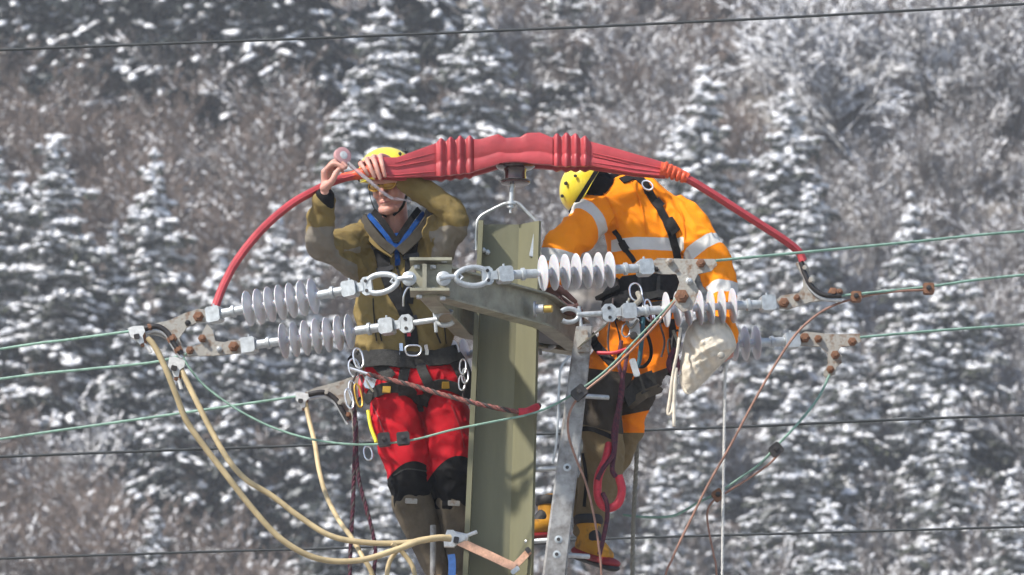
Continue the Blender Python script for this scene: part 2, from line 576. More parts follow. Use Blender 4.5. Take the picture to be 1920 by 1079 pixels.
def bare_tree(seed, H, spread=0.55, frost=0.5, stems=1, thick=1.0, depth=5):
    """Leafless tree: returns twig prisms and the lines of frost lying on them."""
    rg = random.Random(seed)
    segs = []
    def grow(p, d, L, r_, lev):
        n = 3 if lev < 2 else 2
        q = p
        for i in range(n):
            d2 = (d + Vector((rg.gauss(0, .16), rg.gauss(0, .16), rg.gauss(0.03, .10)))).normalized()
            e = q + d2 * (L / n)
            segs.append((q, e, r_ * (1 - 0.25 * i / n), r_ * (1 - 0.25 * (i + 1) / n), lev))
            if lev < depth and not (lev == 0 and i == 0 and stems == 1):
                kids = (2 if lev else 2) if rg.random() < 0.75 else 3
                for _ in range(kids):
                    ax = Vector((rg.gauss(0, 1), rg.gauss(0, 1), rg.gauss(0.25, .6))).normalized()
                    nd = (d2 + ax * spread * rg.uniform(0.8, 1.6)).normalized()
                    grow(e, nd, L * rg.uniform(0.42, 0.68), r_ * 0.52, lev + 1)
            q, d = e, d2
        return
    for s in range(stems):
        d = Vector((rg.gauss(0, .22 if stems > 1 else .05), rg.gauss(0, .22 if stems > 1 else .05), 1)).normalized()
        grow(Vector((rg.gauss(0, .3) * (stems > 1), rg.gauss(0, .3) * (stems > 1), -0.4)), d, H * 0.55 * rg.uniform(.8, 1.1), H * 0.011 * thick, 0)
    TV, TF, SV, SF = [], [], [], []
    tn = sn = 0
    for a, b, ra, rb, lev in segs:
        ra = max(ra, 0.013); rb = max(rb, 0.011)
        d = (b - a).normalized()
        s = d.cross(Vector((0, 0, 1)))
        s = s.normalized() if s.length > 1e-3 else Vector((1, 0, 0))
        u = s.cross(d)
        for k in range(3):
            an = 2.094 * k - 0.52
            o = s * math.cos(an) + u * math.sin(an)
            TV.append(a + o * ra)
        for k in range(3):
            an = 2.094 * k - 0.52
            TV.append(b + (s * math.cos(an) + u * math.sin(an)) * rb)
        for k in range(3):
            l = (k + 1) % 3
            TF.append((tn + k, tn + l, tn + 3 + l, tn + 3 + k))
        tn += 6
        if rg.random() < frost * (1.1 if abs(d.z) < 0.8 else 0.45):
            w = max(ra * 1.05, 0.013) * rg.uniform(.8, 1.3); h = w * rg.uniform(0.9, 1.8)
            SV += [a + s * w, a - s * w, a + u * (ra + h), b + s * w * .8, b - s * w * .8, b + u * (rb + h)]
            SF += [(sn, sn + 3, sn + 5, sn + 2), (sn + 1, sn + 2, sn + 5, sn + 4)]
            sn += 6
    return (np.array([tuple(v) for v in TV]), np.array(TF)), (np.array([tuple(v) for v in SV]), np.array(SF))

# conifer kinds -----------------------------------------------------------
CON = {}
for key, seed, H, Rb, snow, nm in (('heavy_a', 11, 9.5, 2.9, 1.0, 'needles'), ('heavy_b', 12, 9.5, 2.4, 0.95, 'needles'), ('heavy_c', 13, 9.5, 3.2, 0.88, 'needles'),
                                   ('dark_a', 14, 9.5, 2.6, 0.42, 'needles_dark'), ('dark_b', 15, 9.5, 2.6, 0.30, 'needles_dark'),
                                   ('rime_a', 16, 9.5, 3.0, 0.80, 'needles'), ('rime_b', 17, 9.5, 2.6, 0.72, 'needles')):
    (nv, nf, nm_), (sv, sf), tr = conifer(seed, H, Rb, snow, 0.45 if 'dark' in key else 0.30, 0.62 if 'rime' in key else None)
    CON[key] = (arr_mesh('needles_' + key, nv, nf, MATS[nm]), arr_mesh('snow_' + key, sv, sf, MATS['snow']), tr.mesh('trunk_' + key))
    CON[key][0].materials.append(MATS['frosted_needles']); CON[key][0].polygons.foreach_set('material_index', nm_)
    CON[key][2].materials.append(MATS['bark'])
    for p in CON[key][1].polygons: p.use_smooth = True

TREES = []      # (px, py top, py bottom of its clear silhouette, half width px, depth) for the thicket to keep clear of
def plant_conifer(key, px, py, H, label, group=None, rot=None):
    H = H * 0.73
    y = hill_y(px, py, H)
    p = at(px, py, y)
    base = Vector((p.x, y, p.z - H))
    o = thing('conifer', base, label, 'tree', group or 'snowy conifers on the hillside')
    rg = random.Random(int(px * 7 + py))
    s = H / 9.5
    o.scale = (s * rg.uniform(.92, 1.1),) * 2 + (s,)
    o.rotation_euler = (0, 0, rg.uniform(0, 6.28) if rot is None else rot)
    for nm, me in zip(('needles', 'snow_load', 'trunk'), CON[key]):
        q = link_mesh(nm, me, None, o)
        if nm != 'trunk': q['kind'] = 'stuff'
    ppm = 440 * SLANT / (SLANT + y)
    TREES.append((px, py, 120 if (py < 0 and 'dark' in key) else py + min(H * ppm * 0.80, 330), 2.2 * s * ppm, y))
    return o
_T = [
 # key, px, py, H, label
 ('dark_b', 30, -310, 15, 'dark shaded conifer in the top corner above the bare brown thicket'),
 ('dark_a', 120, -270, 14, 'dark blue-green conifer at the top edge, second from the upper corner'),
 ('dark_b', 215, -330, 16, 'tall dark conifer behind the small pale conifer tip at the top'),
 ('dark_a', 310, -290, 15, 'dark conifer with thin snow streaks crossed by the uppermost wire'),
 ('dark_b', 400, -320, 16, 'dark shaded conifer above the pale bare trees at the top'),
 ('dark_a', 480, -280, 15, 'dark conifer beside the darkest gap at the top of the hillside'),
 ('dark_b', 565, -310, 16, 'dark conifer left of the tall snowy spruce at the top'),
 ('dark_b', 790, -380, 16, 'dark conifer behind the two tall snowy spruces at the top'),
 ('heavy_b', 187, 92, 5.0, 'small pale conifer tip standing in front of the dark conifers'),
 ('heavy_a', 712, 8, 12.5, 'tall snow-laden spruce above the yellow helmet of the olive-jacketed worker'),
 ('heavy_c', 655, 165, 9.5, 'broad snow-laden spruce right behind the hands holding the tape'),
 ('heavy_b', 893, -10, 11.5, 'tall slender snowy spruce above the red insulating cover'),
 ('heavy_c', 770, 215, 6.0, 'low snowy spruce just above the raised helmet and red cover'),
 ('heavy_b', 1062, -90, 9.0, 'snowy spruce cut by the top edge right of the tall slender one'),
 ('heavy_b', 845, 185, 6.5, 'grey-white small spruce behind the ribbed end of the red cover'),
 ('heavy_c', 130, 262, 13.0, 'broad snow-laden spruce, tallest of the group near the edge'),
 ('heavy_a', 42, 330, 11.0, 'snowy spruce between the frame edge and the broad tallest spruce'),
 ('heavy_b', 215, 430, 9.0, 'snowy spruce in front of the broad and the slim tall ones'),
 ('heavy_b', 288, 295, 12.0, 'slim snowy spruce standing just right of the broad tallest spruce'),
 ('heavy_b', -8, 285, 12.0, 'snowy spruce cut off by the frame edge at mid height'),
 ('heavy_c', 395, 480, 10.0, 'snowy spruce behind the lower end of the red hose'),
 ('heavy_b', 520, 395, 10.0, 'dark-green spruce with loose snow inside the arc of the red hose'),
 ('heavy_a', 575, 470, 9.0, 'snowy spruce just behind the bent sleeve of the olive jacket'),
 ('dark_a', 330, 610, 11.0, 'shaded conifer below the strain clamp with the two beige cables'),
 ('dark_a', 450, 640, 11.0, 'shaded snowy conifer between the two beige cables'),
 ('dark_a', 560, 620, 11.0, 'shaded snowy conifer beneath the lower insulator string'),
 ('dark_b', 655, 650, 12.0, 'dark snowy conifer behind the hanging dark red ropes'),
 ('dark_a', 250, 560, 9.0, 'shaded conifer where the green conductor enters the forest'),
 ('heavy_b', 287, 962, 7.0, 'small bright snowy conifer tip at the bottom edge'),
 ('heavy_c', 620, 930, 7.0, 'bright snowy conifer at the bottom behind the beige cables'),
 ('heavy_a', 720, 905, 8.0, 'bright snowy conifer behind the lower legs of the olive-jacketed worker'),
 ('heavy_a', 1315, 132, 12.5, 'tall snow-laden spruce above the shoulder of the orange jacket'),
 ('heavy_b', 1472, 186, 12.0, 'slender snow-laden spruce right of the tall one over the orange jacket'),
 ('heavy_c', 1255, 225, 9.0, 'snowy spruce peeking out above the red sleeve and black harness'),
 ('rime_b', 1520, 365, 9.5, 'snowy spruce directly behind the end of the red hose'),
 ('rime_b', 1705, 385, 11.0, 'pale broad snowy spruce behind the brown parallel clamps'),
 ('rime_a', 1790, 470, 9.5, 'frosted spruce beside the pale broad one on the hillside'),
 ('rime_b', 1420, 470, 10.0, 'snowy spruce between the orange sleeve and the strain clamp'),
 ('rime_b', 1580, 585, 10.0, 'snow-covered spruce below the upturned strain clamp'),
 ('rime_b', 1720, 590, 10.0, 'snow-covered spruce under the lowest green conductor'),
 ('rime_b', 1300, 690, 9.0, 'snow-covered spruce behind the white hanging rope'),
 ('heavy_a', 1050, 600, 12.0, 'snowy spruce seen between the pole and the ladder rail'),
 ('rime_a', 1490, 740, 9.0, 'frosted low spruce behind the small square clamp on the green jumper'),
 ('rime_b', 1780, 770, 9.5, 'frosted broad spruce in the lower corner of the hillside'),
 ('rime_b', 1240, 880, 8.0, 'frosted spruce at the bottom behind the grey hanging rope'),
 ('rime_a', 1550, 945, 8.0, 'frosted spruce at the bottom under the lower dark wire'),
 ('rime_b', 1900, 900, 9.0, 'frosted spruce at the bottom corner of the frame'),
]
for k_, px_, py_, H_, lb_ in _T:
    plant_conifer(k_, px_, py_, H_, lb_)

# single bare trees one can pick out in the upper corner
def plant_bare(seed, px, py, H, label, **kw):
    H *= 0.7
    y = hill_y(px, py, H); p = at(px, py, y)
    o = thing('bare_tree', Vector((p.x, y, p.z - H)), label, 'tree', 'bare trees on the hillside')
    (tv, tf), (sv, sf) = bare_tree(seed, H, **kw)
    link_mesh('branches', arr_mesh('branches', tv, tf, MATS['bark']), None, o)['kind'] = 'stuff'
    link_mesh('frost', arr_mesh('frost', sv, sf, MATS['snow']), None, o)['kind'] = 'stuff'
    ppm = 440 * SLANT / (SLANT + y)
    TREES.append((px, py, py + H * ppm * .5, 1.5 * ppm, y))
plant_bare(51, 1795, -60, 10.0, 'bare tree with a straight dark trunk under the uppermost wire', frost=.8, thick=1.5)
plant_bare(52, 1540, -20, 9.0, 'bare snow-lined tree with arching branches right of the slender spruce', frost=.85, thick=1.4)
plant_bare(53, 1660, 30, 9.0, 'bare tree with pale curved limbs between two dark trunks', frost=.85, thick=1.4)
plant_bare(54, 1905, 60, 8.0, 'bare brownish tree cut by the frame edge', frost=.5, thick=1.3)
plant_bare(55, 130, 760, 6.5, 'bare pale multi-stemmed tree near the bottom corner of the hillside', frost=.8, stems=3, thick=1.2, depth=4)

# ------------------------------------------------------------------ masses nobody could count: geometry-node instances
def scatter(name, pts, sources, label, cat):
    """ONE object: a cloud of points, each carrying an instance of one of the source meshes."""
    me = bpy.data.meshes.new(name)
    me.vertices.add(len(pts))
    me.vertices.foreach_set('co', np.array([tuple(p[0]) for p in pts], dtype=np.float32).ravel())
    for nm, k in (('spin', 1), ('size', 2), ('sort', 3)):
        fattr(me, nm, [p[k] for p in pts])
    o = link_mesh(name, me)
    tag(o, label, cat, kind='stuff')
    ng = bpy.data.node_groups.new(name, 'GeometryNodeTree')
    ng.interface.new_socket('Geometry', in_out='INPUT', socket_type='NodeSocketGeometry')
    ng.interface.new_socket('Geometry', in_out='OUTPUT', socket_type='NodeSocketGeometry')
    N = ng.nodes.new; L = ng.links.new
    gi, go = N('NodeGroupInput'), N('NodeGroupOutput')
    def named(a):
        n = N('GeometryNodeInputNamedAttribute'); n.data_type = 'FLOAT'; n.inputs['Name'].default_value = a
        return n.outputs[0]
    spin, size, sort = named('spin'), named('size'), named('sort')
    cx = N('ShaderNodeCombineXYZ'); L(spin, cx.inputs['Z'])
    jn = N('GeometryNodeJoinGeometry')
    for k, src in enumerate(sources):
        cp = N('FunctionNodeCompare'); cp.data_type = 'FLOAT'; cp.operation = 'EQUAL'
        L(sort, cp.inputs[0]); cp.inputs[1].default_value = float(k); cp.inputs['Epsilon'].default_value = 0.1
        so = bpy.data.objects.new(name + '_source', src)        # carries the mesh only, never placed in the scene
        oi = N('GeometryNodeObjectInfo'); oi.inputs['Object'].default_value = so; oi.inputs['As Instance'].default_value = True
        ip = N('GeometryNodeInstanceOnPoints')
        L(gi.outputs[0], ip.inputs['Points']); L(cp.outputs[0], ip.inputs['Selection'])
        L(oi.outputs['Geometry'], ip.inputs['Instance']); L(cx.outputs[0], ip.inputs['Rotation']); L(size, ip.inputs['Scale'])
        L(ip.outputs[0], jn.inputs[0])
    L(jn.outputs[0], go.inputs[0])
    o.modifiers.new('scatter', 'NODES').node_group = ng
    return o

def two_tone(name, parts):
    """One mesh from (vertices, faces, material) lists with the same face size."""
    V = np.concatenate([p[0] for p in parts]); off = 0; F = []; mi = []
    for q, (v, f, m_) in enumerate(parts):
        F.append(f + off); off += len(v); mi += [q] * len(f)
    me = arr_mesh(name, V, np.concatenate(F), parts[0][2])
    for p in parts[1:]: me.materials.append(p[2])
    me.polygons.foreach_set('material_index', np.array(mi, dtype=np.int32))
    return me

def thicket():
    rg = random.Random(5)
    kinds = []
    for s in range(8):       # four brown kinds with little frost, four grey kinds well frosted
        (tv, tf), (sv, sf) = bare_tree(70 + s, 4.0 + 0.5 * (s % 3), spread=0.5, frost=0.10 if s < 4 else 0.34, stems=2 if s % 3 else 1, thick=0.95, depth=4)
        kinds.append(two_tone('brush', [(tv, tf, MATS['twig' if s < 4 else 'twig_grey']), (sv, sf, MATS['snow'])]))
    pts = []
    for i in range(1700):
        if i < 640:
            px = rg.uniform(-420, 2340); py = rg.uniform(-330, 1500)
        elif i < 820: px = rg.uniform(-150, 640); py = rg.uniform(300, 520)      # the brown belt under the dark conifers
        elif i < 900: px = rg.uniform(960, 1260); py = rg.uniform(40, 560)       # the brown gap above the orange worker
        elif i < 960: px = rg.uniform(1480, 2000); py = rg.uniform(60, 420)
        elif i < 1000: px = rg.uniform(-100, 240); py = rg.uniform(980, 1300)
        else:                                                                    # the same hillside beyond both edges
            px = rg.uniform(-1900, -420) if i % 2 else rg.uniform(2340, 3800); py = rg.uniform(-330, 1500)
        y = hill_y(px, py); p = at(px, py, y)
        ppm = 440 * SLANT / (SLANT + y)
        grey = px > 1250 + rg.gauss(0, 220) or rg.random() < 0.18
        kd = rg.randrange(4) + (4 if grey else 0); sc = rg.uniform(0.6, 1.1)
        Hm = 4.6 * sc
        cx, cy = px, py - Hm * ppm * 0.65
        hid = False
        for (tx, t0, t1, hw, ty) in TREES:
            if y < ty + 1 and t0 - 25 < cy < t1:
                w = hw * min(1, max(0.15, (cy - t0) / (t1 - t0))) + 28
                if abs(cx - tx) < w: hid = True; break
        if hid: continue
        # the shaded strip of dark conifers at the top keeps clear
        if 0 > px > -1900 and cy < 95: continue
        if px < 600 and cy < 95 + 45 * (px < 330): continue
        pts.append((p, rg.uniform(0, 6.28), sc, kd))
    scatter('thicket', pts, kinds, 'bare brown and frosted brushwood covering the hillside between the conifers', 'thicket')
thicket()

def outer_wood():
    """The forest goes on to both sides of the picture."""
    rg = random.Random(8)
    src = []
    for key in ('heavy_a', 'heavy_c', 'dark_a', 'rime_a'):
        nd, sn_, _ = CON[key]
        me = bpy.data.meshes.new('spruce_' + key)
        bm = bmesh.new(); bm.from_mesh(nd)
        n0 = len(bm.faces)
        bm.from_mesh(sn_)
        bm.faces.ensure_lookup_table()
        for f in bm.faces[n0:]: f.material_index = 2
        bm.to_mesh(me); bm.free()
        for m_ in (nd.materials[0], nd.materials[1], MATS['snow']): me.materials.append(m_)
        src.append(me)
    pts = []
    for i in range(110):
        px = rg.uniform(-1900, -140) if i % 2 else rg.uniform(2060, 3800)
        py = rg.uniform(-100, 1700); y = hill_y(px, py); p = at(px, py, y)
        pts.append((p, rg.uniform(0, 6.28), rg.uniform(.6, 1.1), rg.choice((0, 1, 2)) if px < 0 else rg.choice((0, 1, 3))))
    scatter('conifer_wood', pts, src, 'snowy conifer wood carrying on past the edges of the picture', 'wood')
outer_wood()

# ------------------------------------------------------------------ the winter air over the valley
def haze():
    x0, x1, y0, y1, z0, z1 = -880, 880, -380, 300, -3, 175
    me = bpy.data.meshes.new('haze')
    me.from_pydata([(x, y, z) for z in (z0, z1) for y in (y0, y1) for x in (x0, x1)], [], [(0, 2, 3, 1), (4, 5, 7, 6), (0, 1, 5, 4), (2, 6, 7, 3), (0, 4, 6, 2), (1, 3, 7, 5)])
    m = bpy.data.materials.new('haze'); m.use_nodes = True
    nt = m.node_tree; nt.nodes.remove(nt.nodes['Principled BSDF'])
    v = nt.nodes.new('ShaderNodeVolumePrincipled')
    v.inputs['Color'].default_value = (0.90, 0.93, 0.98, 1)
    v.inputs['Density'].default_value = 0.0008
    v.inputs['Anisotropy'].default_value = 0.2
    nt.links.new(v.outputs[0], nt.nodes['Material Output'].inputs['Volume'])
    me.materials.append(m)
    o = link_mesh('haze', me)
    tag(o, kind='stuff')
haze()
# ------------------------------------------------------------------ materials of the line hardware
mat('olive_paint', (0.165, 0.160, 0.095), 0.55, var=0.13, scale=9, bump=0.08, bscale=60, stretch=(1, 1, 0.12), detail=8)
mat('grey_olive_paint', (0.29, 0.282, 0.212), 0.55, var=0.25, scale=14, bump=0.1, bscale=70, detail=8)
mat('galvanised', (0.50, 0.52, 0.53), 0.42, metal=0.55, var=0.16, scale=40, bump=0.08, bscale=120)
mat('bright_galv', (0.46, 0.49, 0.505), 0.45, metal=0.4, var=0.2, scale=40, bump=0.06, bscale=140)
mat('weathered_zinc', (0.36, 0.345, 0.31), 0.65, metal=0.2, var=0.2, scale=24, col2=(0.20, 0.12, 0.07), contrast=(0.34, 0.5), bump=0.25, bscale=90)
mat('rust', (0.25, 0.125, 0.07), 0.85, var=0.35, scale=45, col2=(0.15, 0.07, 0.04), bump=0.35, bscale=120)
mat('dark_steel', (0.045, 0.042, 0.042), 0.5, metal=0.4, var=0.3, scale=30)
mat('silicone', (0.58, 0.58, 0.605), 0.4, var=0.09, scale=25, trans=0.0, sss=0.35, spec=0.5)
mat('patina_wire', (0.21, 0.34, 0.27), 0.7, var=0.3, scale=30)
mat('dark_wire', (0.035, 0.04, 0.042), 0.6, var=0.3, scale=10)
mat('copper_wire', (0.30, 0.165, 0.12), 0.55, metal=0.15, var=0.25, scale=25)
mat('wire_black', (0.03, 0.03, 0.035), 0.5, var=0.3, scale=20)
mat('brown_porcelain', (0.045, 0.018, 0.018), 0.2, var=0.25, scale=10, coat=0.4)
mat('brass', (0.55, 0.38, 0.10), 0.35, metal=0.7, var=0.15, scale=30)

# ------------------------------------------------------------------ the pole with its crossarm
PY = 0.15                                     # depth of the pole
def pole_axis(z):
    """Centre and half width of the leaning post at height z."""
    zt = at(956, 420, PY).z; zb = at(934, 1079, PY).z
    xt = at(956, 420, PY).x; xb = at(934, 1079, PY).x
    t = (zt - z) / (zt - zb)
    hw = (59 + 7 * min(t, 4.0)) * U
    return Vector((xt + (xb - xt) * t, PY, z)), hw

ZN = at(800, 522, -0.70).z                    # level of the crossarm
pole = thing('steel_pole', (pole_axis(0)[0].x, PY, 0), 'olive-painted steel pole with angled crossarm between the two workers', 'pole')
SEC = [(-1.0, -0.55), (-0.85, -0.55), (-0.83, 0.08), (0.30, 0.10), (0.93, -0.47), (1.0, -0.40), (0.42, 0.24), (-1.0, 0.24)]  # invented flare turns the right flange sunward so its strip is lit
m = MB(); vs = []; fs = []
zs = np.linspace(-0.3, at(956, 420, PY).z, 26)
for i, z in enumerate(zs):
    c, hw = pole_axis(z)
    for sx, sy in SEC:
        vs.append(c + Vector((sx * hw, sy * hw * 1.05, 0)))
k = len(SEC)
for i in range(len(zs) - 1):
    for j in range(k):
        l = (j + 1) % k
        fs.append((i * k + j, i * k + l, (i + 1) * k + l, (i + 1) * k + j))
fs.append(tuple(range(k))[::-1]); fs.append(tuple((len(zs) - 1) * k + j for j in range(k)))
m.add(vs, fs)
m.build('post', MATS['olive_paint'], pole, smooth=False)

def ibeam(path, h, w, tw, tf):
    """I-section swept along a level path."""
    prof = [(-w, -h), (w, -h), (w, -h + tf), (tw, -h + tf), (tw, h - tf), (w, h - tf), (w, h), (-w, h), (-w, h - tf), (-tw, h - tf), (-tw, -h + tf), (-w, -h + tf)]
    m = MB(); vs = []; fs = []
    P = [Vector(p) for p in path]; n = len(P)
    for i, p in enumerate(P):
        d = (P[min(i + 1, n - 1)] - P[max(i - 1, 0)]); d.z = 0; d.normalize()
        s = Vector((d.y, -d.x, 0))
        for a, b in prof:
            vs.append(p + s * a + Vector((0, 0, b)))
    k = len(prof)
    for i in range(n - 1):
        for j in range(k):
            l = (j + 1) % k
            fs.append((i * k + j, i * k + l, (i + 1) * k + l, (i + 1) * k + j))
    fs += [(0, 1, 2, 3, 10, 11), (3, 4, 9, 10), (4, 5, 6, 7, 8, 9)]
    o = (n - 1) * k
    fs += [(o + 11, o + 10, o + 3, o + 2, o + 1, o), (o + 10, o + 9, o + 4, o + 3), (o + 9, o + 8, o + 7, o + 6, o + 5, o + 4)]
    return m.add(vs, fs)
def lvl(px, y, dz=0.0):
    return Vector((at(px, 560, y).x, y, ZN + dz))
near_pt, far_pt = lvl(806, -0.66), lvl(1090, 0.66)
bend1 = [near_pt, lvl(1012, 0.0), lvl(1024, 0.06), far_pt]
bend2 = [near_pt + Vector((-.012, 0, -.004)), lvl(866, 0.18, -.004), lvl(878, 0.24, -.004), far_pt + Vector((-.01, 0, -.004))]
arm = ibeam(bend1, 0.072, 0.038, 0.005, 0.009).build('crossarm_beam', MATS['grey_olive_paint'], pole, smooth=False)
ibeam(bend2, 0.070, 0.036, 0.005, 0.009).build('crossarm_beam', MATS['grey_olive_paint'], pole, smooth=False)

# near end bracket: plates, web and gussets
D9 = -0.72
def pprism(pxs, y, th):
    """Plate with an outline given in the plane of depth y, thickness th towards the back."""
    return [at(x, yy, y) for x, yy in pxs], Vector((0, th, 0))
br = MB(); br.box(at(808, 492, D9 + .05), (1, 0, 0), (0, 1, 0), (0, 0, 1), (0.088, 0.075, 0.006))
eb = br.build('end_bracket', MATS['grey_olive_paint'], pole, smooth=False)
br = MB(); br.box(at(806, 549, D9 + .05), (1, 0, 0), (0, 1, 0), (0, 0, 1), (0.082, 0.075, 0.006)); br.build('bottom_plate', MATS['grey_olive_paint'], eb, smooth=False)
br = MB(); br.prism(*pprism([(792, 495), (800, 495), (800, 546), (792, 546)], D9 - .02, .14)); br.build('rib', MATS['grey_olive_paint'], eb, smooth=False)
br = MB(); br.prism(*pprism([(775, 496), (792, 496), (792, 546), (782, 546), (765, 528), (758, 520)], D9 + .02, .010)); br.build('gusset', MATS['grey_olive_paint'], eb, smooth=False)
br = MB(); br.prism(*pprism([(800, 496), (848, 496), (846, 520), (832, 546), (800, 546)], D9 + .02, .010)); br.build('gusset', MATS['grey_olive_paint'], eb, smooth=False)
for bx, by in ((782, 487), (811, 487), (833, 489), (782, 501), (812, 501), (782, 543), (811, 543), (786, 557), (830, 560)):
    b = MB(); c = at(bx, by, D9 + .01); b.lathe(c - Vector((0, 0, .008)), c + Vector((0, 0, .008)), [(0, .012), (.002, .0135), (.013, .0135), (.016, .010)], 6)
    b.build('bolt', MATS['galvanised'], eb)
for bx, by in ((767, 522), (832, 522)):
    b = MB(); c = at(bx, by, D9 - .03); b.lathe(c, c + Vector((0, .06, 0)), [(0, .012), (.001, .022), (.006, .031), (.016, .031), (.018, .017), (.06, .017)], 18)
    b.build('eye_bolt', MATS['bright_galv'], eb)
# bolts through the web and the brass-capped pin beside the pole
b = MB(); c = at(1002, 580, -0.10); b.lathe(c, c + Vector((.06, -.01, 0)), [(0, .034), (.006, .034), (.007, .02), (.04, .02)], 14); b.build('pin_collar', MATS['galvanised'], pole)
b = MB(); c = at(1012, 580, -0.10); b.rod(c, c + Vector((.055, -.012, 0)), .0165, 14); b.build('brass_pin', MATS['brass'], pole)
for bx, by in ((914, 474), (1001, 474), (906, 470)):
    b = MB(); p_, h_ = pole_axis(at(bx, by, PY).z); c = at(bx, by, PY - .0); b.lathe(c, c + Vector((0, -.03, 0)), [(0, .012), (.012, .012), (.013, .009), (.022, .009), (.023, .005)], 6)
    b.build('bolt', MATS['galvanised'], pole)
# gusset at the far side, where the beams meet again
b = MB(); b.prism([far_pt + Vector((-.16, -.32, .03)), far_pt + Vector((.03, -.05, .03)), far_pt + Vector((.02, .05, .03)), far_pt + Vector((-.3, -.12, .03))], Vector((0, 0, .008))); b.build('far_gusset', MATS['grey_olive_paint'], pole, smooth=False)
b = MB(); b.prism([lvl(1012, 0.02, -.066), lvl(1075, 0.44, -.066), lvl(1040, 0.47, -.066), lvl(985, 0.36, -.066)], Vector((0, 0, .006))); b.build('stiffener_plate', MATS['dark_steel'], pole, smooth=False)

# yoke of round bar over the pole top
y0 = PY - .02
yk = MB(); yk.tube(pts3([(893, 470, y0), (893, 430, y0), (899, 408, y0), (925, 392, y0), (950, 381, y0), (970, 381, y0), (990, 400, y0), (1012, 428, y0), (1010, 470, y0)], 5), 0.0066, 8)
yk.build('top_yoke', MATS['galvanised'], pole)
b = MB(); b.box(at(1003, 450, y0 - .02), (1, 0, -.2), (0, 1, 0), (.2, 0, 1), (.011, .006, .075), .003); b.build('yoke_strap', MATS['galvanised'], pole)
b = MB(); c0, c1 = at(957, 400, PY - .02), at(961, 335, PY - .02)
b.lathe(c0, c1, [(0, .006), (.02, .006), (.022, .016), (.035, .016), (.037, .024), (.046, .024), (.048, .011), (.075, .011), (.15, .011)], 14)
b.build('spindle', MATS['galvanised'], pole)
# brown post insulator that carries the centre phase
c = at(966, 346, PY - .02)
b = MB(); b.lathe(c, c + Vector((0, 0, .13)), [(0, .052), (.004, .062), (.010, .064), (.014, .055), (.016, .048), (.05, .046), (.066, .05), (.070, .075), (.078, .085), (.084, .078), (.09, .05), (.12, .045)], 28)
ins = b.build('post_insulator', MATS['brown_porcelain'], pole)
b = MB(); b.lathe(c + Vector((-.004, 0, .012)), c + Vector((-.004, 0, .1)), [(0, .05), (.001, .058), (.003, .0665), (.005, .058)], 28); b.build('insulator_ring', MATS['galvanised'], ins)

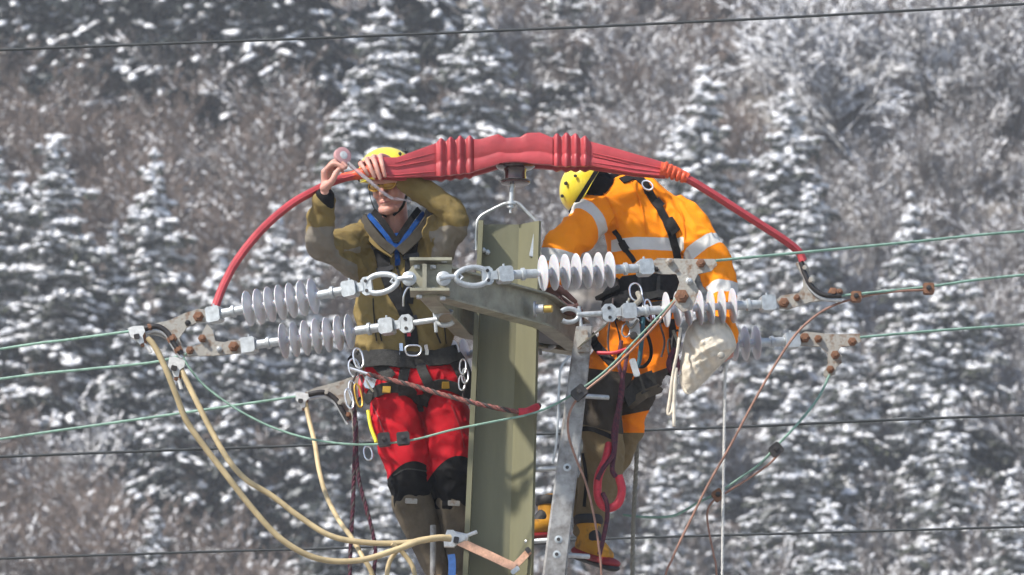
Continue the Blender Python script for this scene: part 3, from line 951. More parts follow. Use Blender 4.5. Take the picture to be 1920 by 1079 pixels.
# ------------------------------------------------------------------ insulator strings
SHED = MB().lathe((-.015, 0, 0), (1, 0, 0), [(0, .014), (.004, .02), (.008, .04), (.0115, .069), (.0135, .0755), (.0165, .0755), (.0185, .068), (.021, .04), (.026, .02), (.030, .014)], 36).mesh('shed')
SHED.materials.append(MATS['silicone'])
def string(A, B, link, label):
    A = Vector(A); B = Vector(B)
    L = (B - A).length; u = L / 385.0
    X = (B - A).normalized(); Yv = Vector((0, 1, 0)); Yv = (Yv - X * X.dot(Yv)).normalized(); Z = X.cross(Yv)
    if Z.z < 0: Yv = -Yv; Z = -Z
    o = thing('insulator_string', A, label, 'insulator', 'insulator strings on the crossarm')
    o.rotation_mode = 'QUATERNION'
    o.rotation_quaternion = Matrix((X, Yv, Z)).transposed().to_quaternion()
    loc = ORG[o.name]; ORG[o.name] = Vector((0, 0, 0))     # parts are built in the string's own frame
    def V(x, y=0, z=0): return Vector((x * u, y * U, z * U))
    fm = MATS['bright_galv']
    if link == 'ring':
        b = MB(); b.tube([V(-8, 0, 0), V(10, 0, 2), V(26, 0, 2)], .011, 10); b.tube([V(26, 0, 8), V(34, 0, 0), V(26, 0, -8), V(18, 0, 0)], .008, 8, closed=True)
        b.build('eye_link', fm, o)
        b = MB(); pts = [V(22 + 0, 0, 0)]
        ov = [V(52 + 30 * math.cos(a), 0, 17 * math.sin(a) * (1 + .12 * math.cos(a))) for a in np.linspace(0, 2 * math.pi, 28, endpoint=False)]
        b.tube(ov, .0122, 10, closed=True); b.build('oval_link', fm, o)
        b = MB(); b.box(V(80), (1, 0, 0), (0, 1, 0), (0, 0, 1), (10 * u, .009, 17 * U), .012); b.box(V(92), (1, 0, 0), (0, 1, 0), (0, 0, 1), (6 * u, .012, 8 * U)); pl = b.build('link_plate', fm, o)
        hole_x = 80
    else:
        b = MB(); ov = [V(2 + 18 * math.cos(a), 0, 13 * math.sin(a)) for a in np.linspace(-2.4, 2.4, 20)]
        b.tube(ov, .0105, 10); b.build('shackle', fm, o)
        b = MB(); b.rod(V(16), V(62), .0125, 12); b.rod(V(22, 0, 16), V(22, 0, -24), .008, 8); b.build('eye_link', fm, o)
        b = MB(); b.box(V(76), (1, 0, 0), (0, 1, 0), (0, 0, 1), (13 * u, .010, 17 * U), .016); b.box(V(92), (1, 0, 0), (0, 1, 0), (0, 0, 1), (6 * u, .012, 8 * U)); pl = b.build('link_plate', fm, o)
        hole_x = 76
    for s in (-1, 1):
        b = MB(); c = V(hole_x, 0, 9 * s); b.lathe(c + Vector((0, .0135, 0)), c - Vector((0, .0135, 0)), [(0, .0075), (.027, .0075)], 10); b.build('rivet', MATS['dark_steel'], pl)
    for x0 in (112, 372):
        b = MB(); b.box(V(x0), (1, 0, 0), (0, 1, 0), (0, 0, 1), (13 * u, .031, 14.5 * U), .008); k_ = b.build('socket', fm, o)
        b = MB(); b.rod(V(x0, 0, 14), V(x0, 0, 21), .005, 8); b.build('cotter_pin', fm, k_)
    for xa, xb in ((124, 172), (312, 360)):
        b = MB(); b.rod(V(xa), V(xb), .0195, 16); e_ = b.build('end_fitting', fm, o)
        b = MB(); xc = xa + 22 if xa < 200 else xa + 24; b.lathe(V(xc - 4), V(xc + 4), [(0, .021), (.003, .027), (.015, .027), (.018, .021)], 16); b.build('collar', fm, e_)
    b = MB(); b.rod(V(165), V(320), .0155, 14); b.build('core', MATS['silicone'], o)
    for i in range(7):
        s = bpy.data.objects.new('shed', SHED); COL.objects.link(s); s.parent = o; s.location = V(183 + i * 20.7)
    ORG[o.name] = loc
    return o
string(at(767, 522, -.75), at(390, 593, -.48), 'ring', 'upper insulator string in front of the olive jacket, nearest the camera')
string(at(838, 597, -.30), at(455, 650, -.06), 'hook', 'lower insulator string hooked under the crossarm before the olive jacket')
string(at(1030, 640, .50), at(700, 697, .75), 'hook', 'insulator string hidden behind the pole and the olive-jacketed worker')
string(at(832, 522, -.75), at(1222, 502, -.50), 'ring', 'insulator string crossing the pole towards the orange jacket')
string(at(1065, 592, .02), at(1452, 569, .20), 'hook', 'insulator string before the orange trousers and canvas bag')
string(at(1105, 660, .66), at(1497, 639, .88), 'hook', 'insulator string mostly hidden behind the orange-clad worker and canvas bag')

# ------------------------------------------------------------------ strain clamps
def clamp(outline, y, th, bolts, label, jumper=None, jr=5, material='weathered_zinc'):
    m = MB(); m.prism(*pprism(outline, y, th))
    lo = min(m.v, key=lambda p: p.z).copy()
    o = thing('strain_clamp', lo, label, 'clamp', 'strain clamps at the string ends')
    m.build('clamp_body', MATS[material], o, smooth=False)
    for bx, by, r_, mt in bolts:
        c = at(bx, by, y)
        b = MB(); b.lathe(c + Vector((0, .002, 0)), c - Vector((0, .03, 0)), [(0, r_ * U * 1.15), (.006, r_ * U * 1.15), (.007, r_ * U), (.018, r_ * U), (.020, r_ * U * .62), (.030, r_ * U * .55)], 6)
        b.build('bolt', MATS[mt], o)
    if jumper:
        b = MB(); b.tube(pts3([(x, yy, y - .012) for x, yy in jumper], 6), jr * U, 10); b.build('cable_groove', MATS['dark_steel'], o)
        b = MB(); b.tube(pts3([(x + 1, yy + 8, y - .006) for x, yy in jumper], 6), jr * U * .8, 8); b.build('keeper', MATS['galvanised'], o)
    return o
clamp([(386, 582), (372, 579), (345, 588), (320, 600), (268, 612), (262, 624), (300, 630), (318, 640), (326, 660), (338, 672), (346, 664), (336, 634), (350, 614), (366, 606), (386, 602)], -.47, .016,
      [(372, 594, 9, 'rust'), (281, 615, 7, 'rust'), (322, 636, 9, 'rust'), (334, 657, 8, 'rust'), (352, 606, 5, 'dark_steel')],
      'rusty strain clamp on the upper string with the white earthing clamp beside it', [(268, 618), (292, 612), (312, 622), (326, 645), (340, 664)])
clamp([(452, 640), (438, 637), (420, 642), (404, 640), (398, 618), (388, 608), (380, 622), (376, 645), (352, 654), (345, 668), (400, 667), (452, 662)], -.05, .016,
      [(379, 635, 7, 'rust'), (356, 657, 7, 'rust'), (411, 656, 5, 'galvanised'), (438, 650, 9, 'rust')],
      'rusty strain clamp on the lower string before the forest')
clamp([(702, 690), (680, 700), (640, 714), (590, 728), (572, 736), (576, 746), (605, 742), (628, 752), (640, 778), (650, 792), (662, 786), (655, 760), (664, 738), (702, 718)], .76, .016,
      [(612, 738, 7, 'weathered_zinc'), (637, 757, 8, 'weathered_zinc'), (652, 780, 7, 'rust')],
      'curved strain clamp just behind the hip of the red trousers', [(578, 740), (606, 736), (628, 748), (642, 770), (652, 788)])
clamp([(1222, 492), (1232, 484), (1290, 486), (1340, 486), (1345, 496), (1334, 508), (1308, 514), (1302, 528), (1310, 545), (1298, 580), (1280, 585), (1266, 572), (1268, 548), (1274, 528), (1268, 514), (1240, 514), (1224, 510)], -.50, .014,
      [(1256, 492, 7, 'weathered_zinc'), (1314, 494, 8, 'rust'), (1278, 556, 12, 'rust'), (1231, 506, 4, 'dark_steel'), (1292, 528, 6, 'galvanised')],
      'T-shaped strain clamp lying in front of the orange jacket waist')
clamp([(1456, 562), (1464, 555), (1498, 549), (1506, 538), (1506, 520), (1492, 494), (1502, 489), (1514, 498), (1520, 520), (1534, 544), (1552, 554), (1580, 550), (1580, 560), (1520, 566), (1478, 580), (1462, 578)], .21, .016,
      [(1470, 568, 9, 'rust'), (1494, 559, 6, 'rust'), (1508, 504, 8, 'weathered_zinc'), (1519, 528, 8, 'weathered_zinc'), (1562, 549, 9, 'rust'), (1574, 548, 6, 'rust')],
      'upturned strain clamp under the end of the red hose', [(1502, 492), (1510, 516), (1522, 538), (1544, 553), (1578, 555)])
clamp([(1495, 630), (1510, 622), (1560, 627), (1612, 626), (1615, 640), (1600, 648), (1577, 650), (1570, 660), (1579, 668), (1578, 680), (1568, 688), (1566, 702), (1548, 708), (1543, 702), (1552, 682), (1552, 664), (1538, 650), (1500, 648)], .89, .016,
      [(1509, 634, 9, 'rust'), (1534, 636, 7, 'rust'), (1598, 641, 8, 'rust'), (1566, 666, 8, 'rust'), (1557, 693, 7, 'rust')],
      'T-shaped strain clamp standing free before the forest at far end')

# ------------------------------------------------------------------ wires
def wire(name, sts, r, material, label, cat='wire', group=None, n=8, seg=8):
    return MB().tube(pts3(sts, n), r, seg).top(name, MATS[material], label, cat, group)
g = 'green line conductors'
wire('conductor', [(262, 619, -.47), (130, 637, -.36), (0, 655, -.25), (-500, 738, .2), (-3000, 1200, 6)], 2.6 * U, 'patina_wire', 'green conductor leaving the upper rusty clamp, highest of the three beside the beige cables', 'conductor', g)
wire('conductor', [(350, 664, -.05), (285, 680, .0), (150, 694, .1), (0, 711, .2), (-500, 785, .6), (-3000, 1220, 6)], 2.6 * U, 'patina_wire', 'green conductor leaving the lower rusty clamp, middle of the three', 'conductor', g)
wire('conductor', [(575, 741, .76), (430, 762, .85), (200, 795, 1.0), (0, 824, 1.1), (-500, 905, 1.5), (-3000, 1350, 7)], 2.6 * U, 'patina_wire', 'green conductor leaving the curved clamp behind the red trousers', 'conductor', g)
wire('conductor', [(1342, 489, -.50), (1500, 474, -.36), (1700, 455, -.2), (1920, 434, 0), (2500, 392, .5), (5000, 330, 7)], 2.6 * U, 'patina_wire', 'green conductor passing in front of the red hose end, highest beside the orange sleeve', 'conductor', g)
wire('conductor', [(1576, 555, .21), (1740, 538, .32), (1920, 516, .48), (2500, 470, 1), (5000, 400, 7)], 2.6 * U, 'patina_wire', 'green conductor with two brown parallel clamps clipped on it', 'conductor', g)
wire('conductor', [(1612, 633, .89), (1760, 620, 1.0), (1920, 609, 1.1), (2500, 570, 1.6), (5000, 500, 8)], 2.6 * U, 'patina_wire', 'green conductor leaving the free-standing T-shaped clamp', 'conductor', g)
g = 'dark wires in front of the forest'
wire('dark_cable', [(-2500, 190, 4), (0, 94, 4), (640, 70, 4), (1290, 42, 4), (1920, 8, 4), (4500, -140, 4)], 3.0 * U, 'dark_wire', 'dark wire running across the top of the forest, uppermost', 'cable', g)
wire('dark_cable', [(-2500, 960, 4), (0, 857, 4), (560, 836, 4), (1000, 815, 4), (1400, 800, 4), (1920, 778, 4), (4500, 680, 4)], 2.9 * U, 'dark_wire', 'dark wire passing behind the pole at knee height of the workers', 'cable', g)
wire('dark_cable', [(-2500, 1140, 4), (0, 1048, 4), (640, 1028, 4), (1150, 1010, 4), (1920, 988, 4), (4500, 910, 4)], 2.6 * U, 'dark_wire', 'dark wire passing low behind the boots, lowest of the three', 'cable', g)

wire('jumper_wire', [(338, 660, -.06), (355, 690, -.06), (385, 725, -.06), (440, 765, -.08), (500, 797, -.1), (560, 818, -.12), (620, 830, -.14), (690, 834, -.15), (770, 826, -.15), (850, 806, -.15), (930, 790, -.15), (1000, 775, -.12), (1060, 748, -.04), (1130, 700, -.04), (1200, 630, -.08), (1275, 552, -.14)], 2.1 * U, 'patina_wire',
     'green jumper wire sagging across the red trousers and the pole', 'jumper')
wire('jumper_wire', [(1555, 704, .88), (1535, 745, .8), (1500, 790, .7), (1455, 838, .62), (1425, 870, .6), (1390, 895, .6), (1345, 925, .6), (1310, 942, .6), (1280, 960, .62), (1255, 969, .64), (1210, 970, .66), (1168, 966, .68)], 2.4 * U, 'patina_wire', 'green jumper wire hanging from the free-standing T-shaped clamp', 'jumper')
wire('copper_wire', [(1742, 544, .30), (1690, 546, .28), (1640, 552, .26), (1605, 560, .24), (1570, 570, .22), (1530, 592, .2), (1490, 630, .18), (1450, 690, .16), (1410, 760, .16), (1370, 835, .16), (1330, 905, .16), (1295, 975, .16), (1262, 1045, .16), (1240, 1110, .16), (1180, 1400, .16)], 2.3 * U, 'copper_wire', 'copper wire falling from the two brown parallel clamps to the bottom edge', 'wire')
wire('copper_wire', [(1462, 850, .6), (1440, 872, .58), (1400, 900, .58), (1360, 925, .58), (1335, 942, .58), (1326, 965, .58), (1330, 1000, .58), (1338, 1040, .58), (1344, 1085, .58), (1350, 1300, .58)], 2.1 * U, 'copper_wire', 'short copper wire hanging from the small clamp beside the white rope', 'wire')
wire('copper_wire', [(1270, 560, -.15), (1220, 620, -.12), (1150, 690, -.07), (1090, 740, -.06), (1068, 775, -.06), (1066, 815, -.05), (1080, 860, -.04), (1098, 905, -.03), (1112, 960, -.03), (1122, 1020, -.03), (1128, 1090, -.03), (1130, 1300, 0)], 2.2 * U, 'copper_wire', 'copper wire running down over the grey ladder rail', 'wire')
wire('grey_wire', [(1068, 668, -.0), (1052, 690, -.02), (1048, 730, -.02), (1046, 790, -.02), (1042, 840, -.01), (1036, 870, 0)], 2.4 * U, 'galvanised', 'thin grey wire hanging beside the ladder rail next to the pole', 'wire')

def pclamp(cx, cy, y, w, h, ang, material, label):
    c = at(cx, cy, y); a = R(ang)
    ax = Vector((math.cos(a), 0, math.sin(a))); az = Vector((-math.sin(a), 0, math.cos(a)))
    o = thing('parallel_clamp', c - Vector((0, 0, h * U / 2)), label, 'clamp', 'small parallel-groove clamps')
    for s in (-1, 1):
        b = MB(); b.box(c + Vector((0, s * .012, 0)), ax, (0, 1, 0), az, (w * U / 2, .011, h * U / 2), .006); b.build('jaw', MATS[material], o)
    b = MB(); q = c - Vector((0, .022, 0)) ; b.lathe(q + ax * .0, q - Vector((0, .014, 0)), [(0, .012), (.009, .012), (.010, .008), (.014, .007)], 6); b.build('bolt', MATS['dark_steel'], o)
    return o
pclamp(720, 825, -.15, 23, 24, 6, 'dark_steel', 'dark square clamp on the jumper before the red trousers, farther from the pole')
pclamp(756, 823, -.15, 24, 23, 6, 'dark_steel', 'dark square clamp on the jumper before the red trousers, nearer the pole')
pclamp(1086, 737, -.06, 28, 22, 40, 'dark_steel', 'dark square clamp on the jumper in front of the ladder rail')
pclamp(1455, 844, .60, 24, 22, 40, 'dark_steel', 'grey square clamp hanging on the green jumper')
pclamp(1346, 929, .58, 20, 20, 35, 'rust', 'small dark clamp joining copper wire and jumper beside the white rope')
pclamp(1605, 557, .24, 20, 19, 0, 'rust', 'brown square clamp on the green conductor next to the upturned clamp')
pclamp(1741, 542, .30, 21, 20, 0, 'rust', 'brown square clamp on the green conductor, farther along the line')
# ------------------------------------------------------------------ red insulating cover over the centre phase
mat('red_rubber', (0.41, 0.050, 0.058), 0.45, var=0.22, scale=7, bump=0.12, bscale=40, spec=0.5, detail=9)
mat('orange_tape', (0.72, 0.10, 0.035), 0.45, var=0.2, scale=40, bump=0.3, bscale=60)
mat('beige_cable', (0.46, 0.36, 0.20), 0.55, var=0.25, scale=9, col2=None)
mat('white_metal', (0.66, 0.66, 0.64), 0.45, metal=0.3, var=0.2, scale=50)
mat('copper_strap', (0.62, 0.36, 0.24), 0.5, metal=0.25, var=0.2, scale=40)
mat('blue_sling', (0.03, 0.10, 0.30), 0.7, var=0.2, scale=60)
mat('black_rope', (0.06, 0.045, 0.045), 0.8, var=0.3, scale=90)
mat('dark_red_rope', (0.13, 0.025, 0.04), 0.8, var=0.4, scale=90, col2=(0.035, 0.012, 0.03), bump=0.5, bscale=200)
mat('red_brown_rope', (0.34, 0.11, 0.095), 0.8, var=0.4, scale=90, col2=(0.12, 0.06, 0.05), bump=0.5, bscale=200)
mat('white_rope', (0.62, 0.61, 0.58), 0.85, var=0.15, scale=120, bump=0.5, bscale=250)
mat('grey_rope', (0.27, 0.255, 0.21), 0.85, var=0.25, scale=120, bump=0.5, bscale=250)
mat('red_sleeve', (0.55, 0.03, 0.05), 0.55, var=0.15, scale=60)
mat('aluminium', (0.37, 0.365, 0.355), 0.5, metal=0.45, var=0.2, scale=14, col2=(0.16, 0.145, 0.135), contrast=(0.36, 0.6), bump=0.25, bscale=60, detail=10)
mat('canvas', (0.70, 0.63, 0.52), 0.9, var=0.16, scale=16, bump=0.35, bscale=120, crease=0.35, cscale=14)

UPC = [(700, 297), (745, 297), (818, 271), (862, 265), (900, 265), (934, 255), (948, 263), (975, 261), (986, 254), (1012, 252), (1035, 262), (1070, 259), (1105, 268), (1170, 285), (1246, 306)]
LOC = [(700, 334), (745, 337), (818, 335), (880, 328), (905, 322), (940, 311), (1000, 312), (1060, 316), (1105, 315), (1150, 322), (1190, 329), (1246, 334)]
def lerp(tab, x):
    return float(np.interp(x, [a for a, _ in tab], [b for _, b in tab]))
def cover_y(x):
    return PY - .02 - max(0, (880 - x) / 180) * .13 - max(0, (x - 1060) / 190) * .02
PROF = [(0.0, 1.0), (0.55, 1.0), (0.92, 0.97), (1.0, 0.90), (1.0, 0.45), (0.94, 0.40), (0.94, 0.36), (1.0, 0.31), (1.02, 0.10), (0.95, 0.0), (0.6, 0.0), (0.55, 0.12), (0.0, 0.14)]
PROF = [(-a, b) for a, b in PROF[::-1][:-1]] + PROF     # back to front, hollow underside
def cover_piece(name, x0, x1, parent, dep, ribs=0, grow=0.0, n=40, material='red_rubber', groove=True):
    vs = []; fs = []; k = len(PROF)
    for i in range(n + 1):
        x = x0 + (x1 - x0) * i / n
        up, lo = lerp(UPC, x), lerp(LOC, x)
        bul = 0.0
        if ribs:
            bul = (0.5 - 0.5 * math.cos(math.pi * 2 * ribs * (i / n))) ** 0.8
        g_ = grow + bul * 6.5
        yc = cover_y(x)
        A, B = at(x, up - g_, yc), at(x, lo + g_ * .35, yc)
        hd = (dep * min(1.0, 0.35 + 0.65 * min(x - 660, 1270 - x) / 150)) + g_ * U
        wob = .0025 * mnoise.noise(Vector((x * .04, 0, 3)))
        for a, b in PROF:
            p = B + (A - B) * b
            vs.append(p + Vector((0, -a * hd + wob * b, 0)))
    for i in range(n):
        for j in range(k):
            l = (j + 1) % k
            fs.append((i * k + j, i * k + l, (i + 1) * k + l, (i + 1) * k + j))
    fs.append(tuple(range(k))); fs.append(tuple(n * k + j for j in range(k))[::-1])
    return MB().add(vs, fs).build(name, MATS[material], parent, angle=50)
cov = thing('insulating_cover', at(963, 312, PY), 'red rubber insulating cover draped over the pole-top insulator', 'cover')
cover_piece('sleeve', 702, 819, cov, .048)
cover_piece('ribbed_collar', 818, 890, cov, .052, ribs=4, grow=0.5, n=64)
cover_piece('saddle', 889, 1036, cov, .062, n=60)
cover_piece('ribbed_collar', 1035, 1106, cov, .052, ribs=4, grow=0.5, n=64)
cover_piece('sleeve', 1105, 1247, cov, .048)
def cover_fold(x0, x1, f0, f1, r_):
    P = []
    for x in np.linspace(x0, x1, 14):
        t = (x - x0) / (x1 - x0); fr = f0 + (f1 - f0) * t
        up_, lo_ = lerp(UPC, x), lerp(LOC, x)
        hd = .048 * min(1.0, 0.35 + 0.65 * min(x - 660, 1270 - x) / 150)
        P.append(at(x, lo_ + (up_ - lo_) * fr, cover_y(x) - hd * 1.005))
    MB().tube(P, [r_ * U * (.5 + .5 * math.sin(math.pi * min(1, max(0, i / 13.0 * .9 + .05)))) for i in range(14)], 6).build('fold', MATS['red_rubber'], cov)
for a_ in ((1112, 1242, .62, .60, 2.0), (1112, 1242, .24, .34, 2.2), (1140, 1244, .10, .14, 1.8), (1112, 1180, .50, .48, 1.4), (724, 812, .62, .56, 1.6), (720, 816, .22, .20, 2.2), (724, 780, .10, .12, 1.8), (740, 816, .80, .76, 1.2)):
    cover_fold(*a_)
for x0, x1, h in ((914, 939, 7), (984, 1014, 8)):
    b = MB(); yc = cover_y(x0)
    b.prism([at(x0, lerp(UPC, x0) + 6, yc - .045), at(x1, lerp(UPC, x1) + 6, yc - .045), at(x1 - 1, lerp(UPC, x1) - h + 4, yc - .045), at(x0 + 4, lerp(UPC, x0) - h + 2, yc - .045)], Vector((0, .09, 0)))
    b.build('lifting_tab', MATS['red_rubber'], cov, smooth=False)
b = MB(); b.tube(pts3([(1238, 318, PY - .05), (1262, 322, PY - .05), (1290, 335, PY - .05)], 5), [.034, .033, .031, .029, .027, .0255, .025, .024, .0235, .023, .022], 14); tw = b.build('tape_wrap', MATS['orange_tape'], cov)
b = MB()
for i in range(5):
    c = at(1246 + i * 9, 318 + i * 3.6, PY - .05); d = (at(1290, 335, PY) - at(1238, 314, PY)).normalized()
    b.lathe(c - d * .008, c + d * .008, [(0, .031 - i * .0015), (.004, .0355 - i * .002), (.012, .0345 - i * .002), (.016, .030 - i * .0015)], 14)
b.build('tape_turn', MATS['orange_tape'], tw)
b = MB(); b.tube(pts3([(640, 334, .01), (668, 328, .01), (690, 322, .005), (716, 317, .0)], 4), [.020] * 4 + [.024] * 4 + [.028] * 5, 12); b.build('tape_wrap', MATS['orange_tape'], cov)

def hose(sts, label):
    P = pts3(sts, 8)
    lo = min(P, key=lambda p: p.z)
    o = thing('insulating_hose', lo, label, 'hose', 'red insulating hoses over the jumper')
    m = MB(); m.tube(P, 7.9 * U, 14); m.build('hose_body', MATS['red_rubber'], o)
    m = MB(); m.tube([p + Vector((.004, -7.6 * U, -.004)) for p in P], 2.2 * U, 6); m.build('closing_seam', MATS['red_rubber'], o)
hose([(668, 328, .01), (632, 338, .0), (600, 353, -.03), (545, 384, -.12), (490, 432, -.24), (445, 488, -.32), (418, 538, -.4), (403, 578, -.46)], 'red hose arching from the taping hands down to the upper rusty clamp')
hose([(1262, 321, .1), (1290, 336, .1), (1330, 360, .11), (1380, 392, .13), (1430, 424, .16), (1470, 450, .18), (1497, 472, .2), (1506, 490, .2)], 'red hose arching down to the upturned strain clamp')

# ------------------------------------------------------------------ earthing cables with their clamps
def cable(sts, r, material, label, group=None, name='earthing_cable', cat='cable'):
    return MB().tube(pts3(sts, 8), r, 12).top(name, MATS[material], label, cat, group)
g = 'beige earthing cables'
cable([(276, 634, -.50), (290, 650, -.50), (310, 690, -.5), (330, 740, -.48), (350, 790, -.46), (385, 840, -.44), (425, 892, -.42), (470, 950, -.4), (520, 1005, -.38), (570, 1038, -.36), (620, 1052, -.34), (680, 1050, -.32), (740, 1032, -.3), (790, 1014, -.28), (825, 1008, -.26), (845, 1010, -.24)], 5.6 * U, 'beige_cable', 'beige earthing cable from the upper white clamp, sagging lowest of the three', g)
cable([(338, 690, -.10), (350, 715, -.12), (372, 760, -.14), (400, 815, -.16), (430, 865, -.18), (462, 900, -.2), (510, 930, -.2), (560, 968, -.2), (620, 1005, -.2), (690, 1018, -.2), (760, 1018, -.2), (820, 1010, -.2), (845, 1008, -.2)], 5.4 * U, 'beige_cable', 'beige earthing cable from the lower white clamp, upper of the long pair', g)
cable([(572, 752, .68), (580, 790, .64), (590, 830, .55), (598, 880, .45), (612, 930, .3), (635, 975, .1), (660, 1010, -.1), (680, 1045, -.2), (700, 1085, -.2), (720, 1200, -.15)], 4.6 * U, 'beige_cable', 'thin beige earthing cable hanging from the curved clamp by the red trousers', g)
cable([(845, 1012, -.22), (800, 1010, -.24), (760, 1022, -.26), (735, 1045, -.26), (726, 1075, -.26), (728, 1130, -.25), (760, 1180, -.2), (778, 1120, -.2), (776, 1070, -.2), (758, 1040, -.2), (735, 1020, -.22)], 4.4 * U, 'beige_cable', 'beige earthing cable looped below the pole clamp at the bottom', g)
def earth_clamp(c, y, ang, label, sc=1.0, rust=True):
    a = R(ang); ax = Vector((math.cos(a), 0, math.sin(a))); az = Vector((-math.sin(a), 0, math.cos(a)))
    C = at(c[0], c[1], y)
    o = thing('earthing_clamp', C - Vector((0, 0, .05 * sc)), label, 'clamp', 'pale earthing clamps')
    b = MB(); b.prism([C + ax * x * sc + az * z * sc - Vector((0, .02, 0)) for x, z in ((-.035, .03), (-.01, .036), (.03, .03), (.034, .006), (.02, -.012), (.022, -.04), (.004, -.045), (-.012, -.02), (-.03, -.008))], Vector((0, .03, 0))); b.build('clamp_body', MATS['white_metal'], o, smooth=False)
    b = MB(); b.rod(C + ax * .012 * sc - az * .03 * sc - Vector((0, .006, 0)), C + ax * .045 * sc - az * .085 * sc - Vector((0, .006, 0)), .0075 * sc, 8); b.build('screw', MATS['white_metal'], o)
    b = MB(); b.box(C - az * .012 * sc - ax * .004 - Vector((0, .028, 0)), ax, (0, 1, 0), az, (.012 * sc, .006, .010 * sc), .003); b.build('jaw_nut', MATS['dark_steel'], o)
    b = MB(); b.rod(C + ax * .02 * sc + az * .005, C + ax * .018 - az * .055 * sc, .014 * sc, 10); b.build('cable_lug', MATS['rust' if rust else 'white_metal'], o)
earth_clamp((258, 628), -.50, 10, 'white earthing clamp gripping the end of the upper rusty clamp', 1.0)
earth_clamp((330, 688), -.10, -14, 'white earthing clamp with a rusty lug below the two rusty clamps', 1.05)
earth_clamp((566, 750), .68, -6, 'white earthing clamp at the tip of the curved clamp by the red trousers', .85)
earth_clamp((850, 1012), -.08, 80, 'pale earthing clamp holding the copper band at the foot of the visible pole', 1.1, False)

# copper band round the pole
z0 = at(865, 1018, 0).z
def band(sts, w, material, parent=None, name='band'):
    P = [at(*s) for s in sts]; N = [Vector((0, -1, .2))] * len(P)
    return MB().ribbon(P, N, w, .003)
st = thing('copper_band', at(968, 1068, .05), 'copper-coloured strap slung diagonally around the pole near the bottom', 'strap')
m = band([(858, 1014, .06), (885, 1027, .06), (920, 1043, .055), (945, 1055, .05), (966, 1064, .045)], 17 * U, None); m.build('strap', MATS['copper_strap'], st, smooth=False)
m = band([(960, 1066, .05), (975, 1052, .06), (992, 1034, .08)], 13 * U, None); m.build('strap_tail', MATS['copper_strap'], st, smooth=False)
b = MB(); b.box(at(966, 1070, .035), (1, 0, .8), (0, 1, 0), (-.8, 0, 1), (.020, .008, .010), .004); b.build('buckle', MATS['galvanised'], st)
b = MB(); b.box(at(990, 1032, .06), (1, 0, .8), (0, 1, 0), (-.8, 0, 1), (.010, .008, .012), .003); b.build('tensioner', MATS['dark_steel'], st)
m = MB(); P = pts3([(846, 1040, -.10), (848, 1060, -.1), (846, 1110, -.1)], 5); m.ribbon(P, [Vector((0, -1, 0))] * len(P), 14 * U, .004)
m.top('sling', MATS['blue_sling'], 'blue webbing sling hanging under the pale clamp on the pole', 'sling', smooth=False)

# ------------------------------------------------------------------ single-rail climbing ladder by the pole
LY = 0.06
lad = thing('climbing_ladder', at(985, 1500, LY), 'grey aluminium climbing ladder rail beside the pole under the orange-clad worker', 'ladder')
def rail_pt(py, off, y=LY):
    cx = 1094 - (py - 625) * 0.121
    return at(cx + off, py, y)
rows = [612, 700, 850, 1000, 1150, 1500, 2600, 3700]
vs = []; fs = []
prof = [(-28, -.035), (-23, -.042), (24, -.042), (28, -.035), (28, .05), (20, .05), (20, -.022), (-20, -.022), (-20, .05), (-28, .05)]
k = len(prof)
for i, py in enumerate(rows):
    w = 0.62 + 0.0004 * (py - 612) if py < 700 else 1.0
    w = float(np.interp(py, [612, 640, 700, 1079], [.56, .59, .65, .82]))
    for a, dy in prof:
        vs.append(rail_pt(py, a * w, LY + dy))
for i in range(len(rows) - 1):
    for j in range(k):
        l = (j + 1) % k
        fs.append((i * k + j, i * k + l, (i + 1) * k + l, (i + 1) * k + j))
fs.append(tuple(range(k))); fs.append(tuple((len(rows) - 1) * k + j for j in range(k))[::-1])
MB().add(vs, fs).build('rail', MATS['aluminium'], lad, smooth=False)
for py, sd in ((742, 1), (877, -1), (1040, 1), (1012, -1), (1148, -1), (1190, 1)):
    c = rail_pt(py, 2, LY)
    e = rail_pt(py + 4, 62 * sd, LY + .05)
    b = MB(); b.rod(c, e, .011, 12); pg = b.build('step_peg', MATS['galvanised'], lad)
    b = MB(); q = rail_pt(py, 0, LY - .040); b.lathe(q, q - Vector((0, .008, 0)), [(0, .017), (.003, .017), (.0035, .012), (.006, .011), (.0061, .007)], 16); b.build('bolt_ring', MATS['bright_galv'], pg)
    b = MB(); b.lathe(q - Vector((0, .0055, 0)), q - Vector((0, .0075, 0)), [(0, .008), (.002, .0075)], 12); b.build('bolt_hole', MATS['dark_steel'], pg)
b = MB(); b.box(rail_pt(640, 0, LY - .055), (1, 0, .12), (0, 1, 0), (-.12, 0, 1), (.026, .008, .05), .006); b.build('splice_plate', MATS['weathered_zinc'], lad)
b = MB(); b.box((at(1084, 652, -.02) + at(1140, 606, .02)) / 2, at(1140, 606, .02) - at(1084, 652, -.02), (0, 1, 0), (.64, 0, .77), (.083, .010, .013), .003); b.build('hook_arm', MATS['grey_olive_paint'], lad)
# step bracket that carries the other worker
stp = thing('step_ladder', at(812, 1500, .12), 'grey tubular step ladder under the boots of the olive-jacketed worker', 'ladder')
for x in (812, 828):
    b = MB(); b.rod(at(x if x < 820 else 905, 985 if x < 820 else 1090, .30 if x < 820 else .42), at(x if x < 820 else 905, 3700, .30 if x < 820 else .42), .013, 12); b.build('upright', MATS['aluminium'], stp)
for py in (1122, 1260, 1400):
    b = MB(); b.rod(at(806, py, .3), at(912, py, .42), .012, 12); b.build('rung', MATS['aluminium'], stp)

